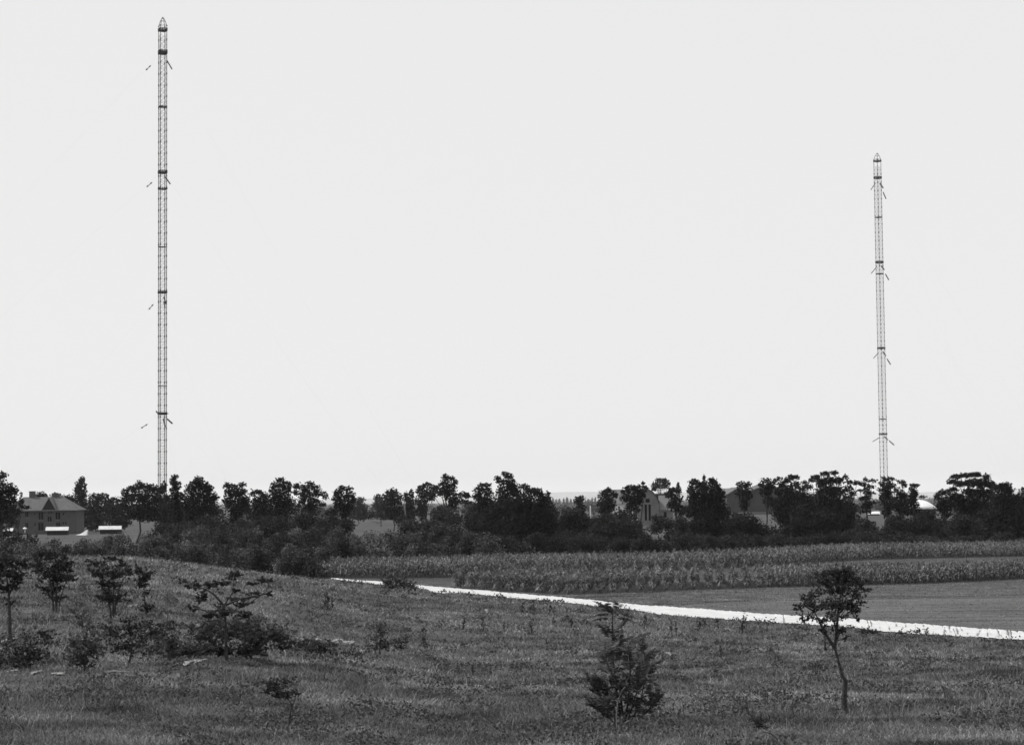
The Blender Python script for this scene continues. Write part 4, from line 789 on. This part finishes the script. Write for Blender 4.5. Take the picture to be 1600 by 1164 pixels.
# fern-leaved shrub: fronds of paired leaflets
b = hit(975, 1137); DB = b[1]; e = empty('fern_leaved_shrub', tuple(b)); tag(e, 'fern-leaved shrub with one tall leader shoot in the centre-right foreground', 'shrub')
rg = np.random.default_rng(77); Lv = []; sm = MB(); fr = MB()
def frond(p, d, L_, droop, npair):
    p = np.array(p); d = np.array(d)/np.linalg.norm(d); pts = [p]; q_ = p.copy(); dd = d.copy()
    for k in range(8):
        dd = dd+np.array([0, 0, -droop/8]); dd /= np.linalg.norm(dd); q_ = q_+dd*L_/8; pts.append(q_.copy())
    fr.tube(pts, [.004]*9, 3, False)
    sd = np.cross(dd, [0, 0, 1.]); sd /= max(np.linalg.norm(sd), 1e-6)
    for k in range(npair):
        t = .18+.8*k/npair; u = t*8; i0 = int(min(u, 7)); c = pts[i0]*(1-(u-i0))+pts[i0+1]*(u-i0); tn = pts[i0+1]-pts[i0]; tn /= np.linalg.norm(tn)
        l = L_*.30*math.sin(math.pi*(.2+.7*t)); wv = l*.4
        for s_ in (-1, 1):
            o_ = sd*s_*.95+tn*.25; o_[2] += rg.uniform(-.45, .1); o_ /= np.linalg.norm(o_)
            Lv.append(np.array([c, c+o_*l*.5+tn*wv*.5, c+o_*l, c+o_*l*.5-tn*wv*.5]))
def stem_to(pts, r): sm.tube([P(x, y, DB+dd) for x, y, dd in pts], list(np.linspace(r, r*.35, len(pts))), 6); return [P(x, y, DB+dd) for x, y, dd in pts]
stems_ = [stem_to([(972,1138,0),(965,1090,.1),(958,1030,.1),(957,985,0),(957,952,0)], .022), stem_to([(976,1138,0),(982,1090,-.2),(985,1040,-.2),(982,1008,-.3)], .02), stem_to([(980,1138,0),(1000,1100,.2),(1010,1050,.2),(1005,1010,.3)], .016),
  stem_to([(970,1138,0),(945,1100,-.1),(925,1065,-.2)], .016), stem_to([(985,1136,0),(1012,1110,-.2),(1030,1085,-.3)], .014), stem_to([(975,1138,0),(970,1080,-.5),(950,1040,-.6),(942,1015,-.5)], .016), stem_to([(978,1138,0),(995,1080,-.5),(1000,1035,-.5)], .016), stem_to([(970,1138,0),(948,1118,-.4),(930,1105,-.5)], .012)]
for si, st in enumerate(stems_):
    nF = 17 if si else 26
    for k in range(nF):
        t = rg.uniform(.22, 1.0) if si else (rg.uniform(.25, .62) if k < 15 else (rg.uniform(.93, 1.0) if k < 23 else rg.uniform(.66, .72)))
        u = t*(len(st)-1); i0 = int(min(u, len(st)-2)); c = st[i0]*(1-(u-i0))+st[i0+1]*(u-i0)
        a = rg.uniform(0, 6.28); frond(c, [math.cos(a), math.sin(a)*.9, rg.uniform(.5, 2.2)], rg.uniform(.22, .5), rg.uniform(.5, 1.5), 12)
frond(P(957,952,DB), [.2, 0, 1], .16, .2, 8)
for sx in (-1, 1):
    for yy in (954, 960, 966): frond(P(957, yy, DB), [sx, rg.uniform(-.5, .3), .35], .42, .9, 12)
V = np.vstack(Lv); mesh_obj('foliage', V, 4, np.arange(len(V)).reshape(-1, 4), M_frond, e, tuple(b))
C, cen = twig_points([(980,1085,30,24),(975,1112,34,18),(990,1055,26,20),(958,1065,24,22),(950,1025,16,18),(985,1022,24,16),(1010,1008,14,10),(935,1075,16,16),(1022,1095,16,16)], DB, 1350, rg, sm, b, .004); V, Q = leaf_quads(C, .05, rg, .4); mesh_obj('inner_leaves', V, 4, Q, M_near, e, tuple(b))
sm.build('stem', M_barkn, e); fr.build('leaf_stalks', M_barkn, e)
# bent dry cane over the shrub and one at the frame's bottom
def cane(label, pts, r=.012, m_=None):
    bb = hit(*pts[0]); mb = MB(); mb.tube([P(x, y, bb[1]) for x, y in pts], list(np.linspace(r, r*.5, len(pts))), 5)
    o = mb.build('bent_cane', m_ or M_drygrass, loc=tuple(bb)); tag(o, label, 'stem')
cane('pale bent stem curving up in front of the fern-leaved shrub', [(964,1148),(963,1115),(966,1092),(972,1078),(977,1072)], .008)
cane('dark arched stem at the bottom edge between the fern-leaved shrub and the slender tree', [(1219,1166),(1213,1152),(1203,1145),(1192,1143)], .012, M_barkn)
cane('pale twig sloping up at the bottom right edge near the fern-leaved shrub', [(1180,1156),(1192,1147),(1204,1139)], .01)

# tall weed stalks standing out of the meadow
WEEDS = ['short thin stalk, first right of the bare bend of the path', 'leaning thin stalk, second right of the bristly bushes', 'faint short stalk, third in the row right of the bristly bushes', 'thin stalk just below the path, left of the paired stalks', 'taller thin stalk close below the path, left of the fern-leaved shrub', 'stout dark stalk standing lower than the path-side ones, left of the fern-leaved shrub', "faint stalk below the path nearest left of the fern-leaved shrub's top", "tiny faint stalk below the path beside the shrub's leader shoot", 'very faint stalk touching the leader shoot of the fern-leaved shrub', "thin stalk just right of the fern-leaved shrub's leader shoot", 'left one of two close dark stalks right of the leader shoot', 'right one of two close dark stalks right of the leader shoot', 'faint stalk below the path, left of the leafy stout stalk pair', "faint stalk below the path beside the previous faint one's right", 'short faint stalk nearest left of the stout leafy stalk', 'stoutest leafy dark stalk overlapping the white path left of the slender tree', "short stalk on open grass left of the slender tree's trunk", 'tall very thin bare pole-like stalk behind the left thicket', "low thin stalk left of the fern-leaved shrub's crown", 'short stalk low in the middle of the open meadow', 'thin stalk in the right foreground meadow near the frame edge']
for k, (x, yt, yb, th) in enumerate([(723,968,984,1),(756,964,990,1),(789,970,990,.6),(815,940,962,.8),(835,938,960,.8),(831,972,992,1.3),(858,941,962,.7),(867,948,964,.6),(888,952,974,.5),(1007,962,983,.9),(1050,966,992,.9),(1057,970,994,.9),(1092,966,984,.6),(1102,966,982,.7),(1122,966,980,.6),(1160,960,991,1.8),(1127,1010,1028,.9),(262,905,985,.5),(892,968,980,.8),(740,1040,1056,.7),(1540,1078,1098,.9)]):
    bb = hit(x, yb); D = bb[1]; mb = MB(); tp = P(x-(2 if k % 3 else -2), yt, D); r = .012*th*D/50
    mid = (bb+tp)/2+np.array([.02*(k % 3-1), 0, 0]); mb.tube([bb, mid, tp], [r, r*.8, r*.4], 5); L_ = tp[2]-bb[2]
    e = empty('weed_stalk', tuple(bb)); tag(e, WEEDS[k], 'weed', 'weed stalks in the meadow')
    mb.build('stem', M_barkn, e)
    rg2 = np.random.default_rng(k); C = np.array([bb+(tp-bb)*t+rg2.normal(size=3)*.022*th*D/40 for t in rg2.uniform(.25, 1, int(26*th))]); V, Q = leaf_quads(C, .0016*D, rg2, .4); mesh_obj('leaves', V, 4, Q, M_near, e, tuple(bb))

# ------------------------------------------------------------------ grass and weeds on the near slope
pathU = ([p[0] for p in PU], [p[1] for p in PU]); pathL = ([p[0] for p in PL], [p[1] for p in PL])
def ground_px(X_, Y_, Z_):
    v = (CR.T @ np.stack([X_, Y_, Z_-EYE])); return 800+F*v[0]/-v[2], 582-F*v[1]/-v[2]
def scatter(n, d0, d1, power, umax=.37, seed=5):
    rg = np.random.default_rng(seed); t = rg.random(n); p = 1-power
    D = (d0**p+t*(d1**p-d0**p))**(1/p); U = rg.uniform(-umax, umax, n); X_ = U*D; Z_ = gz(X_, D)
    px, py = ground_px(X_, D, Z_)
    up = np.interp(px, *pathU); lo = np.interp(px, *pathL)
    ok = (px < 515) | (py > lo+.2-np.abs(rg.normal(size=n))*1.1)
    ok &= (px >= 515) | (D < 207)
    for c, ax, ay in sand_c: ok &= (((X_-c[0])/ax)**2+((D-c[1])/ay)**2 > .8) | (rg.random(n) < .7)
    return X_[ok], D[ok], Z_[ok], rg
def fbm(X_, Y_):
    return (np.sin(X_*.8+2*np.sin(Y_*.23))+np.sin(Y_*.33+1.7*np.sin(X_*.41)+1)+.7*np.sin(X_*1.9+Y_*.7))/2.7
def blades(name, n, d0, d1, power, hmin, hk, wk, mtl, label, seed, bend=.5, thresh=-9):
    X_, Y_, Z_, rg = scatter(n, d0, d1, power, seed=seed); f = fbm(X_, Y_); ok = f+rg.normal(size=len(f))*.5 > thresh
    X_, Y_, Z_, f = X_[ok], Y_[ok], Z_[ok], f[ok]; m = len(X_)
    h = (hmin+hk*Y_)*(rg.uniform(.4, 1.25, m))*(1+.35*f); wd = wk*Y_*rg.uniform(.7, 1.4, m)
    a = rg.uniform(0, 6.28, m); sd = np.stack([np.cos(a), np.sin(a)*.6, np.zeros(m)], 1)*wd[:, None]*.5
    b_ = rg.uniform(0, 6.28, m); ln = np.stack([np.cos(b_), np.sin(b_), np.zeros(m)], 1)*(h*bend*rg.uniform(.2, 1.3, m))[:, None]
    base = np.stack([X_, Y_, Z_-.01], 1); up = np.zeros((m, 3)); up[:, 2] = h
    V = np.stack([base-sd, base+sd, base+ln*.35+up*.62+sd*.7, base+ln*.35+up*.62-sd*.7, base+ln+up*.95], 1).reshape(-1, 3)
    i0 = np.arange(m)*5; q = np.stack([i0, i0+1, i0+2, i0+3], 1); t = np.stack([i0+3, i0+2, i0+4], 1)
    idx = np.concatenate([q.ravel(), t.ravel()]); cnt = np.concatenate([np.full(m, 4), np.full(m, 3)])
    tag(mesh_obj(name, V, cnt, idx, mtl), label, 'grass', kind='stuff')
blades('grass', 560000, 22, 212, 1.5, .06, .00075, .0006, M_grass, 'rough meadow grass covering the slope', 31, bend=1.1)
blades('dry_grass', 22000, 22, 120, 1.7, .14, .0012, .0004, M_drygrass, 'scattered pale dry grass stalks in the meadow', 32, bend=.9, thresh=-.1)
blades('tall_grass', 26000, 23, 70, 1.6, .16, .0022, .0004, M_grass, 'taller grass tufts standing up in the near meadow', 37, bend=.8, thresh=.25)
X_, Y_, Z_, rg = scatter(6500, 23, 205, 1.5, seed=41); f = fbm(X_*1.3+5, Y_*1.1); ok = f > .05; X_, Y_, Z_ = X_[ok], Y_[ok], Z_[ok]
CC = []
for x_, y_, z_ in zip(X_, Y_, Z_):
    r = rg.uniform(.06, .16)*(1+y_/90); c = np.array([x_, y_, z_+r*.6]); d = rg.normal(size=(22, 3)); CC.append(c+d*np.array([r, r, r*.45])*.7)
nC = [len(c) for c in CC]; SZ = np.concatenate([np.full(22, .030+.0011*y_) for y_ in Y_]); CC = np.vstack(CC); CC[:, 2] = np.maximum(CC[:, 2], gz(CC[:, 0], CC[:, 1])+.01)
V, Q = leaf_quads(CC, 1.0, rg, .6, jit=0.)
Vc = V.reshape(-1, 4, 3); Vc = CC[:, None, :]+(Vc-CC[:, None, :])*SZ[:, None, None]; V = Vc.reshape(-1, 3)
tag(mesh_obj('meadow_weeds', V, 4, Q, M_weed), 'low dark weeds mixed into the meadow grass', 'weeds', kind='stuff')
# verge tufts: rough grass on the strip between path and maize
rg = np.random.default_rng(61); n = 90000; px = rg.uniform(640, 2000, n); yu = np.interp(px, [p[0] for p in MU], [p[1] for p in MU]); yl = np.interp(px, *pathU)
py = yu+(yl-yu-1)*rg.random(n); dens = np.where(py < np.interp(px, [p[0] for p in ML], [p[1] for p in ML]), 1, .4); ok = rg.random(n) < dens; px, py = px[ok], py[ok]
v = np.stack([ray(a, b) for a, b in zip(px, py)]); D = EYE/-v[:, 2]; X_ = v[:, 0]*D; m = len(D); h = rg.uniform(.02, .10, m); wd = rg.uniform(.03, .08, m); a = rg.uniform(0, 6.28, m)
sd = np.stack([np.cos(a), np.sin(a), np.zeros(m)], 1)*wd[:, None]; base = np.stack([X_, D, gz(X_, D)], 1); up = np.stack([rg.normal(size=m)*.05, rg.normal(size=m)*.05, h], 1)
V = np.stack([base-sd, base+sd, base+up], 1).reshape(-1, 3); tag(mesh_obj('verge_grass', V, 3, np.arange(3*m), M_grass), 'short rough grass and stubble between the path and the maize', 'grass', kind='stuff')

# ------------------------------------------------------------------ haze
mb = MB(); mb.box(-26000, 26000, -26000, 26000, -3, 185)
hz = bpy.data.materials.new('haze'); hz.use_nodes = True; n = hz.node_tree
for nd in list(n.nodes):
    if nd.type == 'BSDF_PRINCIPLED': n.nodes.remove(nd)
pv = n.nodes.new('ShaderNodeVolumePrincipled'); pv.inputs['Density'].default_value = 3.4e-5; pv.inputs['Color'].default_value = (1, 1, 1, 1); pv.inputs['Anisotropy'].default_value = 0.0
n.links.new(pv.outputs[0], n.nodes['Material Output'].inputs['Volume'])
o = mb.build('haze', hz); tag(o, 'thin pale haze over the whole plain', 'haze', kind='stuff')
for o in S.objects:
    if o.get('label') and not 4 <= len(o['label'].split()) <= 16: print('LABEL', len(o['label'].split()), o['label'])
print('objects', len(S.objects), 'faces', sum(len(o.data.polygons) for o in S.objects if o.type == 'MESH'))
